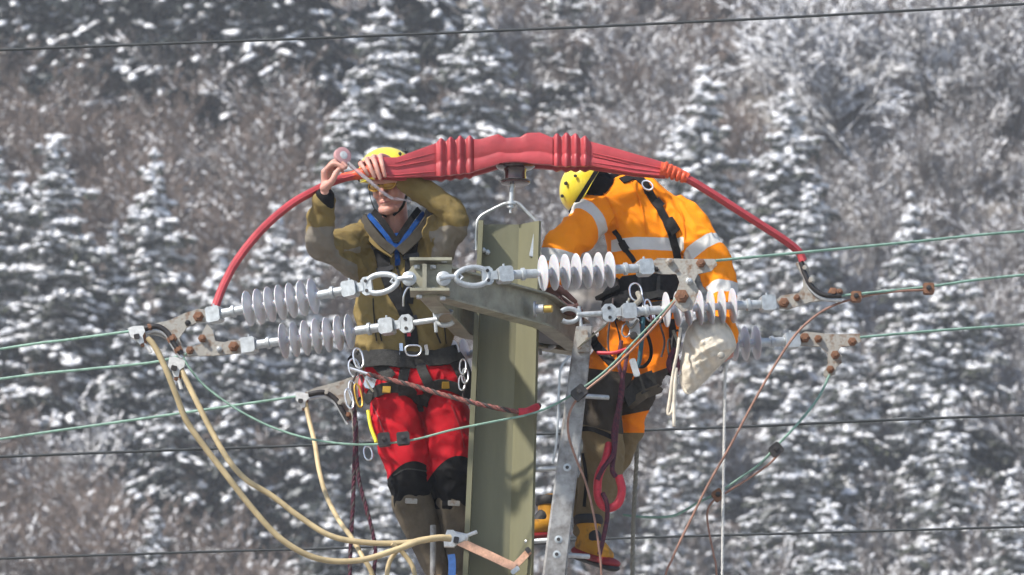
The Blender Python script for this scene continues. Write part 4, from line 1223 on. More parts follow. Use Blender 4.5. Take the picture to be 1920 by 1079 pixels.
# ------------------------------------------------------------------ ropes
def rope(name, sts, r, material, label, cat='rope', group=None, second=None):
    P = pts3(sts, 10)
    D = [Vector(q) for q in smooth_pts([tuple(p) for p in P], 3)]
    m = MB(); T, S = m.frames(D)
    ln = 0.0; offs = [0.0]
    for a, b in zip(D, D[1:]): ln += (b - a).length; offs.append(ln)
    cnt = []
    for s in range(3):                       # three laid strands
        Q = []
        for i, p in enumerate(D):
            a = offs[i] / (r * 7.5) * 6.283 + s * 2.094
            b = T[i].cross(S[i])
            Q.append(p + (S[i] * math.cos(a) + b * math.sin(a)) * r * .5)
        m.tube(Q, r * .58, 6); cnt.append(len(m.f))
    o = m.top(name, MATS[material], label, cat, group)
    if second:
        o.data.materials.append(MATS[second])
        for i, f in enumerate(o.data.polygons):
            if i >= cnt[1]: f.material_index = 1
    return o
rope('hand_line', [(1366, 676, .22), (1360, 700, .22), (1358, 800, .22), (1356, 930, .22), (1354, 1085, .22), (1350, 1600, .22)], 2.9 * U, 'white_rope', 'thin white rope hanging straight down from the hand at the canvas bag')
rope('hanging_rope', [(1192, 800, .62), (1194, 850, .62), (1190, 930, .62), (1187, 1000, .62), (1186, 1085, .62), (1184, 1500, .62)], 4.4 * U, 'grey_rope', 'grey-green rope hanging behind the boots of the orange-clad worker')
rope('dark_red_rope', [(664, 760, .18), (666, 820, .18), (664, 880, .18), (662, 940, .18), (659, 1000, .18), (656, 1085, .18), (655, 1400, .18)], 4.0 * U, 'dark_red_rope', 'dark red rope hanging straight from the belt of the red trousers', second='black_rope')
rope('dark_red_rope', [(668, 790, .16), (668, 840, .16), (673, 900, .16), (686, 950, .16), (699, 1000, .16), (704, 1040, .16), (700, 1090, .16), (690, 1300, .16)], 3.8 * U, 'dark_red_rope', 'dark red rope bowing outward next to the straight one', second='black_rope')
rope('positioning_lanyard', [(690, 702, .14), (720, 710, .1), (770, 722, .06), (830, 740, .0), (890, 756, -.04), (950, 769, -.05), (985, 773, -.03), (1008, 764, .06), (1010, 760, .16)], 4.6 * U, 'red_brown_rope', 'red-brown rope lanyard stretched from the hip around the pole', second='black_rope')
m = MB(); m.tube(pts3([(972, 773, -.04), (988, 772, -.03), (1006, 764, .05)], 6), 7.4 * U, 14); m.top('rope_protector', MATS['red_sleeve'], 'red protective sleeve on the lanyard at the pole edge', 'sleeve')

# red-sleeved rope loop before the khaki trousers
lp = thing('rope_loop', at(1143, 955, .14), 'red tubular sling loop hanging on dark rope before the khaki trousers', 'sling')
m = MB(); m.tube(pts3([(1143, 832, .16), (1136, 862, .14), (1122, 895, .13), (1122, 935, .13), (1138, 953, .13), (1158, 945, .13), (1166, 920, .13), (1160, 892, .13)], 8), 8.0 * U, 12); m.build('red_sleeve', MATS['red_sleeve'], lp)
m = MB(); m.tube(pts3([(1160, 760, .14), (1156, 800, .14), (1152, 845, .14), (1148, 880, .12), (1155, 895, .12)], 8), 5 * U, 10); m.build('rope_leg', MATS['dark_red_rope'], lp)
m = MB(); m.tube(pts3([(1168, 700, .12), (1160, 760, .12), (1150, 810, .13), (1150, 850, .11), (1130, 880, .11), (1120, 900, .11)], 8), 4.4 * U, 10); m.build('rope_leg', MATS['dark_red_rope'], lp)
m = MB(); m.tube(pts3([(1130, 925, .11), (1138, 945, .1), (1138, 975, .12), (1130, 1015, .12), (1124, 1040, .12)], 8), 4.4 * U, 10); m.build('rope_tail', MATS['dark_red_rope'], lp)

# ------------------------------------------------------------------ canvas tool bag
bag = thing('canvas_bag', at(1290, 735, .18), 'off-white canvas tool bag hanging at the hip of the orange-clad worker', 'bag')
# a sewn sack: front and back panels meeting in a seam, sagging and creased
ol = [(1292, 612), (1306, 600), (1322, 606), (1342, 594), (1360, 606), (1373, 626), (1379, 650), (1366, 668), (1345, 690), (1322, 714), (1302, 733), (1288, 738), (1279, 726), (1275, 700), (1279, 668), (1284, 636)]
OL = [np.array(q) for q in smooth_pts(ol, 5, closed=True)]
cen = np.array((1322.0, 655.0))
RN = 16
def bag_vert(q, t, sgn):
    p = cen + (q - cen) * t
    d = .085 * (1 - t ** 2.6) * (0.55 + 0.45 * min(1, (740 - p[1]) / 90))
    a, c = p[0] * .021, p[1] * .021
    f = (0.5 - abs(mnoise.noise(Vector((a * 2.2 - c * 1.4, sgn, 4)))) * 2.2) * .020 + (0.5 - abs(mnoise.noise(Vector((a * 1.3 + c * 2.6, sgn, 8)))) * 2.2) * .013 + mnoise.noise(Vector((a * 7, c * 7, sgn))) * .004
    return at(p[0], p[1], .20 + sgn * (d + f * (1 - t ** 6)))
vs, fs = [], []
n_ = len(OL)
for sgn in (-1, 1):
    o_ = len(vs)
    for r_ in range(1, RN + 1):
        for q in OL: vs.append(bag_vert(q, r_ / RN, sgn * (1 if r_ < RN else 0.02)))
    vs.append(bag_vert(OL[0], 0.0, sgn)); c_ = len(vs) - 1
    for k in range(n_):
        l = (k + 1) % n_
        fs.append((c_, o_ + k, o_ + l))
        for r_ in range(RN - 1):
            fs.append((o_ + r_ * n_ + k, o_ + (r_ + 1) * n_ + k, o_ + (r_ + 1) * n_ + l, o_ + r_ * n_ + l))
    if sgn < 0: rim0 = o_ + (RN - 1) * n_
    else:
        rim1 = o_ + (RN - 1) * n_
        for k in range(n_):
            l = (k + 1) % n_
            fs.append((rim0 + k, rim0 + l, rim1 + l, rim1 + k))
MB().add(vs, fs).build('bag_body', MATS['canvas'], bag, angle=75)
m = MB(); m.tube([at(q[0], q[1], .198) for q in OL], .0035, 6, closed=True); m.build('bag_seam', MATS['canvas'], bag)
m = MB(); m.tube(pts3([(1276, 615, .12), (1270, 660, .1), (1262, 700, .11), (1256, 745, .12), (1252, 775, .12), (1260, 770, .12), (1268, 720, .12)], 8), .0065, 8); m.tube(pts3([(1268, 690, .11), (1264, 745, .11), (1264, 800, .11)], 6), .007, 8)
m.build('bag_strap', MATS['canvas'], bag)
b = MB(); q = at(1352, 667, .11); b.lathe(q, q - Vector((0, .01, 0)), [(0, .013), (.004, .016), (.008, .013), (.010, .006)], 16); b.build('eyelet', MATS['weathered_zinc'], bag)
# ------------------------------------------------------------------ people
mat('skin', (0.60, 0.345, 0.275), 0.5, var=0.10, scale=22, col2=(0.52, 0.235, 0.185), contrast=(0.3, 0.7), bump=0.12, bscale=160, sss=0.25)
mat('lips', (0.42, 0.16, 0.14), 0.45, var=0.1)
mat('olive_cloth', (0.205, 0.150, 0.058), 0.85, spec=0.15, var=0.14, scale=10, bump=0.25, bscale=150, crease=0.55, zones=(('underarm', (0.23, 0.205, 0.17)),))
mat('red_cloth', (0.43, 0.008, 0.017), 0.8, spec=0.15, var=0.14, scale=10, bump=0.2, bscale=150, crease=0.55, zones=(('knee', (0.008, 0.008, 0.009)),))
mat('gaiter_cloth', (0.115, 0.095, 0.07), 0.85, spec=0.15, var=0.18, scale=14, bump=0.3, bscale=150, crease=0.55)
mat('orange_cloth', (1.0, 0.285, 0.008), 0.75, spec=0.15, var=0.06, scale=8, bump=0.18, bscale=150, crease=0.45,
    zones=(('tape_a', (0.62, 0.62, 0.60)), ('tape_b', (0.62, 0.62, 0.60))))
mat('orange_trousers', (0.95, 0.235, 0.008), 0.8, spec=0.15, var=0.10, scale=10, bump=0.25, bscale=150, crease=0.55, zones=(('brown', (0.060, 0.050, 0.040)), ('khaki', (0.205, 0.155, 0.085))))
mat('black_webbing', (0.017, 0.017, 0.018), 0.75, spec=0.15, var=0.3, scale=70, bump=0.3, bscale=260)
mat('grey_webbing', (0.040, 0.040, 0.039), 0.75, spec=0.15, var=0.25, scale=70, bump=0.3, bscale=260)
mat('black_cloth', (0.010, 0.010, 0.011), 0.85, spec=0.15, var=0.3, scale=20, bump=0.3, bscale=120)
mat('blue_fleece', (0.010, 0.055, 0.21), 0.9, spec=0.15, var=0.25, scale=40, bump=0.4, bscale=120)
mat('grey_lining', (0.055, 0.049, 0.040), 0.85, spec=0.15, var=0.2, scale=30, bump=0.2)
mat('helmet_yellow', (0.86, 0.70, 0.05), 0.30, var=0.08, scale=14, coat=0.5, col2=None)
mat('helmet_white', (0.80, 0.79, 0.72), 0.35, var=0.05, scale=14, coat=0.4)
mat('amber_lens', (0.42, 0.22, 0.01), 0.12, var=0.15, scale=20, coat=0.8)
mat('boot_yellow', (0.52, 0.24, 0.012), 0.65, var=0.2, scale=14, col2=(0.20, 0.10, 0.02), contrast=(0.36, 0.5), bump=0.2)
mat('boot_red', (0.26, 0.015, 0.02), 0.55, var=0.15, scale=20)
mat('boot_black', (0.02, 0.02, 0.022), 0.65, var=0.25, scale=30, bump=0.2)
mat('steel_bright', (0.70, 0.71, 0.73), 0.25, metal=0.85, var=0.1, scale=40)
mat('gold_anodised', (0.50, 0.30, 0.05), 0.35, metal=0.6, var=0.1, scale=40)
mat('glove_leather', (0.17, 0.075, 0.055), 0.75, var=0.3, scale=20, bump=0.3)
mat('clear_tape', (0.86, 0.80, 0.80), 0.12, var=0.04, trans=0.75, spec=0.8)
mat('tape_reel', (0.66, 0.36, 0.36), 0.25, var=0.1, trans=0.2, spec=0.7)
mat('yellow_trim', (0.75, 0.68, 0.03), 0.5, var=0.1)
mat('blue_grey_tool', (0.02, 0.10, 0.14), 0.5, var=0.2)

def wrinkle(me, amp=0.008, f=7.0, fold=0.006, ff=13.0, skew=(1, 1, 1), seed=0.0, mask=None):
    C = coords(me); N = normals(me)
    out = np.empty(len(C))
    so = Vector((seed, seed * 1.7, -seed))
    for i, p in enumerate(C):
        v = Vector(p)
        a = mnoise.noise(v * f + so)
        q = Vector((v.x * skew[0] + v.z * .5, v.y * skew[1], v.z * skew[2] + v.x * .35)) * ff + so
        r_ = 0.6 - abs(mnoise.noise(q + Vector((a, a, 0)) * 0.6)) * 3.2
        out[i] = amp * a + fold * max(-1, r_)
    if mask is not None: out *= mask
    set_coords(me, C + N * out[:, None])

def strap_on(trees, pxs, width, name, material, parent, thick=.004, lift=.003, n=8, default=.3):
    Q = smooth_pts([(p[0], p[1]) for p in pxs], n)
    P, N = [], []
    last = default
    for q in Q:
        d = ray(q[0], q[1])
        best = None
        for t in trees:
            h = t.ray_cast(CAM, d, 60)
            if h[0] is not None and (best is None or h[3] < best[3]): best = h
        if best is not None:
            nn = best[1] if best[1].dot(d) < 0 else -best[1]
            nn = (nn + Vector((0, -.6, 0))).normalized()
            P.append(best[0] + nn * lift); N.append(nn); last = best[0].y
        else:
            P.append(at(q[0], q[1], last)); N.append(Vector((0, -1, 0)))
    # even out jumps in depth between neighbouring samples
    for _ in range(2):
        for i in range(1, len(P) - 1):
            ym = (P[i - 1].y + P[i + 1].y) / 2
            if P[i].y > ym: P[i] = Vector((P[i].x, P[i].y * .4 + ym * .6, P[i].z))
        N = [(N[max(0, i - 1)] + N[i] * 2 + N[min(len(N) - 1, i + 1)]).normalized() for i in range(len(N))]
    return MB().ribbon(P, N, width * U, thick).build(name, MATS[material], parent, smooth=True, angle=50)

def hand(mb, wrist, fdir, palm, thumb_side, curls, thumb, sc=1.0, spread=0.10):
    """Palm, four unequal fingers with knuckle bends and a thumb from the side of the palm."""
    W = Vector(wrist); F = Vector(fdir).normalized(); Pn = Vector(palm); Pn = (Pn - F * Pn.dot(F)).normalized()
    S = Vector(thumb_side); S = (S - F * S.dot(F) - Pn * S.dot(Pn)).normalized()
    lens = ((.041, .026, .021), (.045, .029, .022), (.042, .027, .021), (.033, .021, .018))
    offs = (.030, .010, -.011, -.030)
    rad = (.0092, .0096, .0090, .0080)
    for k in range(4):
        base = W + F * (.088 - .006 * abs(k - 1.2)) * sc + S * offs[k] * sc
        mb.limb([(W + S * offs[k] * .55 * sc + F * .005, .0165 * sc), (W + (base - W) * .6 + S * 0, .0145 * sc), (base, .0115 * sc)], 10, 3)
        d = (F + S * spread * (1.2 - k) * .6).normalized()
        ax = d.cross(Pn).normalized()
        p = base; st = [(p, rad[k] * 1.1 * sc)]
        for j in range(3):
            d = Quaternion(ax, R(curls[k][j])) @ d
            p = p + d * lens[k][j] * sc
            st.append((p, rad[k] * (1.0, .93, .84)[j] * sc))
        mb.limb(st, 10, 3)
    tb = W + F * .022 * sc + S * .026 * sc
    t1 = tb + (F * thumb[0] + S * thumb[1] + Pn * thumb[2]).normalized() * .040 * sc
    t2 = t1 + (F * thumb[3] + S * thumb[4] + Pn * thumb[5]).normalized() * .032 * sc
    t3 = t2 + (F * thumb[3] + S * (thumb[4] - .3) + Pn * (thumb[5] + .2)).normalized() * .024 * sc
    mb.limb([(tb, .0175 * sc), (t1, .0125 * sc), (t2, .0108 * sc), (t3, .0088 * sc)], 10, 3)

def head(mb, C, lat, F, up):
    def L(a, b, c): return C + lat * a + F * b + up * c
    ax = (lat, F, up)
    mb.ball(L(0, -.008, .025), (.076, .094, .095), 20, 14, ax)
    mb.ball(L(0, .022, -.045), (.060, .066, .074), 18, 12, ax)
    mb.limb([(L(-.022, .070, -.100), .019), (L(0, .078, -.104), .023), (L(.022, .070, -.100), .019)], 12, 3)
    for s in (-1, 1):
        mb.ball(L(s * .036, .060, -.030), (.024, .026, .026), 12, 8, ax)
        mb.limb([(L(s * .048, .005, -.088), .018), (L(s * .030, .058, -.103), .018)], 10, 3)
        mb.ball(L(s * .077, -.012, -.005), (.010, .020, .031), 10, 8, ax)
    mb.limb([(L(-.045, .072, .020), .013), (L(0, .088, .022), .014), (L(.045, .072, .020), .013)], 12, 4)
    mb.limb([(L(0, .085, .012), .010), (L(0, .100, -.012), .011), (L(0, .110, -.030), .0135), (L(0, .098, -.038), .011)], 12, 4)
    for s in (-1, 1): mb.ball(L(s * .013, .093, -.034), .0085, 10, 6)
    mb.limb([(L(-.022, .080, -.064), .007), (L(0, .092, -.062), .009), (L(.022, .080, -.064), .007)], 10, 4)
    mb.limb([(L(-.018, .080, -.076), .007), (L(0, .090, -.077), .0095), (L(.018, .080, -.076), .007)], 10, 4)

def helmet(C, lat, F, up, parent, sc=1.0, white=True):
    def L(a, b, c): return C + (lat * a + F * b + up * c) * sc
    vs = []; fs = []; seg = 36; rings = 14
    prof = []
    for i in range(rings + 1):
        th = R(2) + (R(104) - R(2)) * i / rings
        prof.append((math.sin(th), math.cos(th)))
    prof.append((prof[-1][0] + .02, prof[-1][1] - .03))
    for (s, c) in prof + [(q[0] * .93, q[1] * .93 - .005) for q in reversed(prof[2:])]:
        for k in range(seg):
            a = 2 * math.pi * k / seg
            ca, sa = math.cos(a), math.sin(a)
            drop = .10 * max(0, -sa) * max(0, .4 - c)
            vs.append(L(s * ca * .108, s * sa * .132, (c * .1 - drop * .1)))
    n = len(vs) // seg
    for i in range(n - 1):
        for k in range(seg):
            l = (k + 1) % seg
            fs.append((i * seg + k, i * seg + l, (i + 1) * seg + l, (i + 1) * seg + k))
    fs.append(tuple(range(seg)))
    h = MB().add(vs, fs).build('helmet', MATS['helmet_yellow'], parent)
    for s in (-1, 1):
        for (f_, z_, w_) in ((.045, .060, .016), (-.02, .070, .018), (-.075, .048, .015)):
            b = MB(); p = L(s * .088, f_, z_); nrm = (lat * s * .8 + up * .45 + F * f_ * 3).normalized()
            b.lathe(p - nrm * .003, p + nrm * .006, [(0, w_ * .5 * sc), (.007, w_ * .42 * sc)], 10); b.build('vent', MATS['boot_black'], h)
    # headlamp band and its clips
    ring = [L(.111 * math.cos(a), .135 * math.sin(a), -.012 + .012 * math.sin(a)) for a in np.linspace(0, 2 * math.pi, 40, endpoint=False)]
    b = MB(); b.ribbon(ring, [(p - C).normalized() for p in ring], .018 * sc, .003, closed=True); b.build('head_band', MATS['black_webbing'], h)
    return h

def ring_link(c, axis_a, axis_b, ra, rb, r, name, material, parent, k=1.0):
    P = [Vector(c) + Vector(axis_a) * (ra * math.cos(t)) + Vector(axis_b) * (rb * math.copysign(abs(math.sin(t)) ** k, math.sin(t))) for t in np.linspace(0, 2 * math.pi, 24, endpoint=False)]
    return MB().tube(P, r, 8, closed=True).build(name, MATS[material], parent)

# ================================================================== worker in olive jacket and red trousers
YA = .38
A = thing('person', at(800, 1110, YA), 'worker in olive jacket, red trousers and yellow helmet taping the red cover', 'person')
up = Vector((-.16, -.16, 1)).normalized(); Fv = Vector((-.36, -.92, .0)); Fv = (Fv - up * Fv.dot(up)).normalized(); lat = Fv.cross(up).normalized()
HC = at(731, 349, .31)
m = MB(); head(m, HC, lat, Fv, up)
m.limb([(HC - up * .06 - Fv * .015, .056), (at(742, 425, .36), .058), (at(745, 460, .40), .07)], 16, 4)
m.limb([(at(747, 470, .40), .10), (at(757, 560, .40), .11), (at(770, 690, .40), .11)], 14, 4)
for s, el, wr in (((670, 452, .36), (606, 458, .10), (610, 372, -.07)), ((812, 440, .36), (850, 418, .12), (742, 331, .115))):
    m.limb([(at(757, 470, .40), .040), (at(*s), .022), (at(*el), .014), (at(*wr), .024)], 12, 4)
hand(m, at(611, 366, -.075), (.02, -.05, 1), (1, -.25, 0), (0.25, -1, 0), ((48, 52, 25), (42, 58, 30), (36, 62, 30), (34, 66, 30)), (.62, .25, .85, .95, -.1, .45), 1.18)
# the other hand reaches over the cover: palm behind and on top, fingers down its front
for fx, fy, tx, ty, rr_ in ((677, 308, 690, 328, .0082), (688, 300, 702, 333, .0090), (700, 296, 713, 336, .0096), (713, 294, 722, 331, .0092)):
    m.limb([(at(744, 329, .10), .024), (at((fx + 744) / 2, (fy + 322) / 2 - 6, .075), .019), (at(fx + 3, fy - 1, .035), .0135), (at(fx, fy + 1, .002), .0118), (at(fx + (tx - fx) * .3, fy + (ty - fy) * .3, -.040), rr_ * 1.1), (at(fx + (tx - fx) * .65, fy + (ty - fy) * .65, -.046), rr_ * 1.02), (at(tx, ty, -.040), rr_ * .88)], 10, 4)
m.limb([(at(740, 334, .09), .02), (at(716, 340, .06), .0135), (at(700, 341, .035), .011), (at(690, 338, .02), .009)], 10, 4)
me = fuse(m, 'body', .0034, 2, .4)
finish(me, 'body', MATS['skin'], A)
b = MB(); b.limb([(HC + lat * -.021 + Fv * .088 - up * .070, .0035), (HC + Fv * .0985 - up * .0695, .0042), (HC + lat * .021 + Fv * .088 - up * .070, .0035)], 8, 4); b.build('lips', MATS['lips'], A)

# jacket
m = MB()
m.loft([(at(745, 438, YA + .03), 52 * U, .075, -.05), (at(743, 450, YA + .015), 68 * U, .098, 0), (at(742, 470, YA), 80 * U, .122, 0), (at(746, 500, YA), 80 * U, .13), (at(755, 560, YA), 88 * U, .135), (at(758, 620, YA), 93 * U, .14), (at(758, 655, YA), 93 * U, .14), (at(757, 688, YA), 92 * U, .137)], 32, 5)
m.limb([(at(690, 462, .36), .082), (at(660, 456, .28), .078, 1.0), (at(625, 465, .16), .068), (at(604, 462, .09), .062), (at(600, 440, .04), .058), (at(604, 405, -.02), .055), (at(607, 380, -.055), .052)], 18, 5)
m.limb([(at(618, 476, .12), .05), (at(645, 492, .2), .055), (at(672, 500, .3), .06)], 14, 4)
m.limb([(at(795, 455, .36), .088), (at(820, 440, .28), .080), (at(846, 425, .16), .070), (at(848, 405, .12), .064), (at(815, 375, .115), .056), (at(785, 354, .115), .052), (at(760, 340, .115), .050)], 18, 5)
m.limb([(at(838, 440, .17), .052), (at(828, 468, .24), .056), (at(812, 490, .32), .05)], 14, 4)
jk = fuse(m, 'jacket', .0075, 3)
und = []
for p, n_ in zip(coords(jk), normals(jk)):
    x, y = pix(p)
    side_ = max((672 - x) / 12, (x - 806) / 12)
    und.append(min(side_, (-n_[2] - .18) * 3, (y - 425) / 8))
fattr(jk, 'underarm', und)
wrinkle(jk, .010, 6.0, .0105, 7.5, (1.0, .6, 1.1), 2.0)
wrinkle(jk, .003, 18.0, .0065, 13.0, (1, .6, .8), 5.0)
tJ = bvh(jk)
JK = finish(jk, 'jacket', MATS['olive_cloth'], A)
# cuff, collars, zip
b = MB(); b.limb([(at(607, 384, -.05), .046), (at(609, 368, -.068), .042)], 18, 3); b.build('cuff', MATS['black_cloth'], A)
def collar(pts, w, th, name, material):
    P = [Vector(q[:3]) for q in smooth_pts([tuple(at(*p)) for p in pts], 6)]
    ax = at(743, 425, .40)
    N = []
    for p in P:
        r_ = p - ax; r_.z = 0.25 * r_.length
        N.append((r_.normalized() + Vector((0, -.5, 0))).normalized())
    return MB().ribbon(P, N, w * U, th).build(name, MATS[material], A, angle=60)
collar([(702, 398, .33), (714, 412, .275), (730, 434, .245), (743, 452, .238), (756, 434, .245), (772, 410, .285), (784, 394, .34)], 12, .010, 'neck_gaiter', 'black_cloth')
collar([(694, 405, .33), (705, 419, .275), (724, 443, .24), (743, 468, .232), (762, 443, .24), (780, 418, .28), (792, 402, .34)], 9, .012, 'fleece_collar', 'blue_fleece')
b = MB(); P = pts3([(742, 438, .25), (743, 455, .236), (745, 474, .229)], 4); b.ribbon(P, [Vector((0, -1, .2))] * len(P), [.07 - .05 * i / (len(P) - 1) for i in range(len(P))], .004); b.build('fleece_front', MATS['blue_fleece'], A)
collar([(684, 410, .35), (692, 426, .28), (712, 452, .238), (738, 474, .226)], 17, .014, 'jacket_collar', 'grey_lining')
collar([(804, 400, .35), (798, 420, .28), (776, 448, .238), (749, 474, .226)], 20, .014, 'jacket_collar', 'grey_lining')
collar([(678, 416, .36), (685, 432, .29), (704, 460, .244), (736, 482, .230)], 8, .014, 'collar_edge', 'olive_cloth')
strap_on([tJ], [(743, 466), (745, 482), (747, 498)], 10, 'fleece_panel', 'blue_fleece', A, .006, .003)
strap_on([tJ], [(745, 500), (752, 540), (764, 600), (770, 650)], 4, 'zip', 'black_webbing', A, .004, .004)

# trousers, gaiters, boots
m = MB()
m.loft([(at(776, 668, YA), 92 * U, .125), (at(778, 690, YA), 97 * U, .14), (at(780, 725, YA), 100 * U, .145), (at(782, 742, YA), 92 * U, .12)], 32, 4)
m.limb([(at(736, 715, YA), .112, 1.05), (at(739, 765, YA - .01), .110), (at(749, 820, YA - .03), .102), (at(764, 875, YA - .04), .094), (at(773, 935, YA), .090)], 22, 5)
m.limb([(at(833, 715, YA), .112, 1.05), (at(836, 770, YA), .106), (at(842, 825, YA - .01), .099), (at(846, 880, YA - .02), .092), (at(852, 940, YA + .02), .086)], 22, 5)
tr = fuse(m, 'trousers', .0075, 3)
wrinkle(tr, .007, 6.0, .012, 7.0, (.8, .8, 1.3), 9.0)
wrinkle(tr, .003, 18.0, .006, 13.0, (1, .6, .8), 15.0)
kn = []
for p in coords(tr):
    x, y = pix(p)
    leg = 764 if x < 800 else 848
    edge = 855 + ((x - leg - 12) / 34.0) ** 2 * 16 + (10 if x < 800 else 0)
    kn.append(y - edge)
fattr(tr, 'knee', np.clip(np.array(kn) / 20, -1, 1))
tT = bvh(tr)
TR = finish(tr, 'trousers', MATS['red_cloth'], A)
for st in ([(773, 938, YA), (781, 962, YA + .01), (792, 995, YA + .02), (808, 1035, YA + .03), (824, 1075, YA + .02), (832, 1100, YA)], [(853, 942, YA + .02), (857, 968, YA + .03), (859, 1000, YA + .04), (860, 1040, YA + .04), (861, 1080, YA + .03), (862, 1100, YA)]):
    rr = (.092, .087, .080, .068, .056, .054)
    m = MB(); m.limb([(at(*s), r_) for s, r_ in zip(st, rr)], 22, 5)
    g_ = fuse(m, 'gaiter', .0075, 3); wrinkle(g_, .006, 8, .005, 11, (1, 1, .5), 21); g_ = finish(g_, 'gaiter', MATS['gaiter_cloth'], A)
    b = MB(); a0 = at(st[0][0] - 2, st[0][1] + 2, YA - .10); b.box(a0, (1, 0, -.05), (0, 1, 0), (.05, 0, 1), (.026, .004, .011), .003); b.build('buckle', MATS['weathered_zinc'], g_)
    m = MB(); e = at(*st[-1]); m.limb([(e + Vector((0, .05, .0)), .05), (e + Vector((0, -.01, -.01)), .055, .9), (e + Vector((-.02, -.10, -.035)), .045, .8), (e + Vector((-.03, -.17, -.045)), .038, .8)], 16, 4)
    bt = fuse(m, 'boot', .007, 2); bt = finish(bt, 'boot', MATS['boot_black'], A)
    b = MB(); b.limb([(e + Vector((-.02, -.07, .0)), .040), (e + Vector((-.028, -.13, -.018)), .036)], 14, 3); b.build('boot_shell', MATS['boot_yellow'], bt)
b = MB(); b.tube(pts3([(690, 770, .32), (695, 800, .3), (706, 830, .28)], 5), .008, 8); b.build('trouser_piping', MATS['yellow_trim'], A)

# helmet, glasses, chin strap
hm = helmet(HC + up * .056 - Fv * .012 - lat * -.0 + Vector((-.012, 0, .004)), lat, Fv, up, A, 1.08)
for s in (-1, 1):
    c = HC + lat * s * .033 + Fv * .103 + up * .004 - Fv * .010 * abs(s)
    b = MB(); b.ball(c, (.029, .012, .019), 18, 10, ((lat - Fv * s * .25).normalized(), Fv, up)); l_ = b.build('lens', MATS['amber_lens'], A)
    rim = [c + Fv * .006 + (lat - Fv * s * .25).normalized() * (.031 * math.cos(t)) + up * (.021 * math.sin(t)) for t in np.linspace(0, 6.283, 24, endpoint=False)]
    MB().tube(rim, .0028, 6, closed=True).build('rim', MATS['gold_anodised'], l_)
b = MB(); b.tube([HC + lat * -.012 + Fv * .108 + up * .008, HC + Fv * .113 + up * .011, HC + lat * .012 + Fv * .108 + up * .008], .003, 6); b.build('glasses_bridge', MATS['boot_black'], A)
for s in (-1, 1):
    b = MB(); P = [HC + lat * s * .064 + Fv * .085 + up * .008, HC + lat * s * .086 + Fv * .04 + up * .012, HC + lat * s * .088 - Fv * .03 + up * .012]
    b.ribbon(P, [lat * s] * 3, .016, .003); b.build('glasses_arm', MATS['boot_black'], A)
    P = [HC + lat * s * .088 + Fv * .02 - up * .0, HC + lat * s * .083 + Fv * .03 - up * .045, HC + lat * s * .060 + Fv * .05 - up * .100, HC + lat * s * .015 + Fv * .055 - up * .130]
    P = [Vector(q) for q in smooth_pts([tuple(p) for p in P], 5)]
    b = MB(); b.ribbon(P, [(lat * s + Fv * .4).normalized()] * len(P), .012, .003); b.build('chin_strap', MATS['black_webbing'], A)
b = MB(); b.box(HC - lat * -.0 + lat * -.096 + Fv * .03 + up * .012, Fv, lat, up, (.012, .012, .020), .005); b.build('helmet_clip', MATS['gold_anodised'], hm)
b = MB(); b.box(HC + lat * -.100 + Fv * .000 + up * .01, Fv, lat, up, (.014, .012, .026), .005); b.build('helmet_clip', MATS['boot_black'], hm)

# harness
HB = [tJ, tT]
hs = strap_on(HB, [(662, 678), (680, 674), (720, 672), (770, 676), (820, 672), (846, 666), (858, 662)], 33, 'harness_belt', 'grey_webbing', A, .010, .004)
strap_on(HB, [(692, 416), (706, 446), (716, 480), (724, 515)], 26, 'shoulder_strap', 'black_webbing', A, .006)
strap_on(HB, [(724, 512), (738, 548), (756, 578), (768, 612), (773, 650)], 25, 'chest_strap', 'black_webbing', A, .006)
strap_on(HB, [(786, 420), (775, 450), (770, 490), (768, 530), (764, 570)], 22, 'shoulder_strap', 'black_webbing', A, .006)
for x_, y_ in ((710, 462), (722, 506), (770, 482), (766, 600)):
    strap_on(HB, [(x_ - 15, y_ + 3), (x_ + 15, y_ - 3)], 9, 'buckle', 'dark_steel', A, .008, .010, 3)
strap_on(HB, [(762, 684), (757, 705), (756, 728), (756, 742)], 19, 'leg_riser', 'grey_webbing', A, .006, .006)
strap_on(HB, [(788, 684), (796, 704), (805, 724), (808, 734)], 19, 'leg_riser', 'grey_webbing', A, .006, .006)
strap_on(HB, [(700, 672), (716, 690), (735, 708)], 22, 'hip_strap', 'grey_webbing', A, .006, .008)
strap_on(HB, [(682, 752), (700, 738), (730, 726), (756, 728), (776, 740), (787, 758), (789, 772)], 22, 'leg_loop', 'grey_webbing', A, .008)
strap_on(HB, [(795, 760), (800, 738), (820, 722), (850, 726), (880, 745)], 20, 'leg_loop', 'grey_webbing', A, .008)
strap_on(HB, [(850, 668), (864, 690), (872, 715), (878, 745)], 32, 'side_padding', 'grey_webbing', A, .010)
for x_, y_ in ((726, 733), (834, 722)):
    strap_on(HB, [(x_ - 7, y_), (x_ + 7, y_)], 13, 'buckle', 'gold_anodised', A, .010, .012, 3)
for x_ in (752, 799):
    strap_on(HB, [(x_, 646), (x_, 668)], 7, 'buckle', 'steel_bright', A, .008, .012, 3)
dr = at(775, 655, .205)
P = [dr + Vector((15 * U * math.copysign(min(1, abs(math.cos(t)) ** .6), math.cos(t)), 0, -13 * U * (math.sin(t) if math.sin(t) > 0 else math.sin(t) * .55))) for t in np.linspace(0, 6.283, 28, endpoint=False)]
MB().tube(P, .0048, 8, closed=True).build('d_ring', MATS['steel_bright'], A)
P = pts3([(756, 575, .19), (757, 555, .18), (765, 540, .18), (775, 542, .19)], 5)
MB().tube(P, .005, 8).build('snap_hook', MATS['steel_bright'], A)
strap_on(HB, [(763, 606), (767, 632)], 7, 'gear_tag', 'red_sleeve', A, .006, .012, 3)
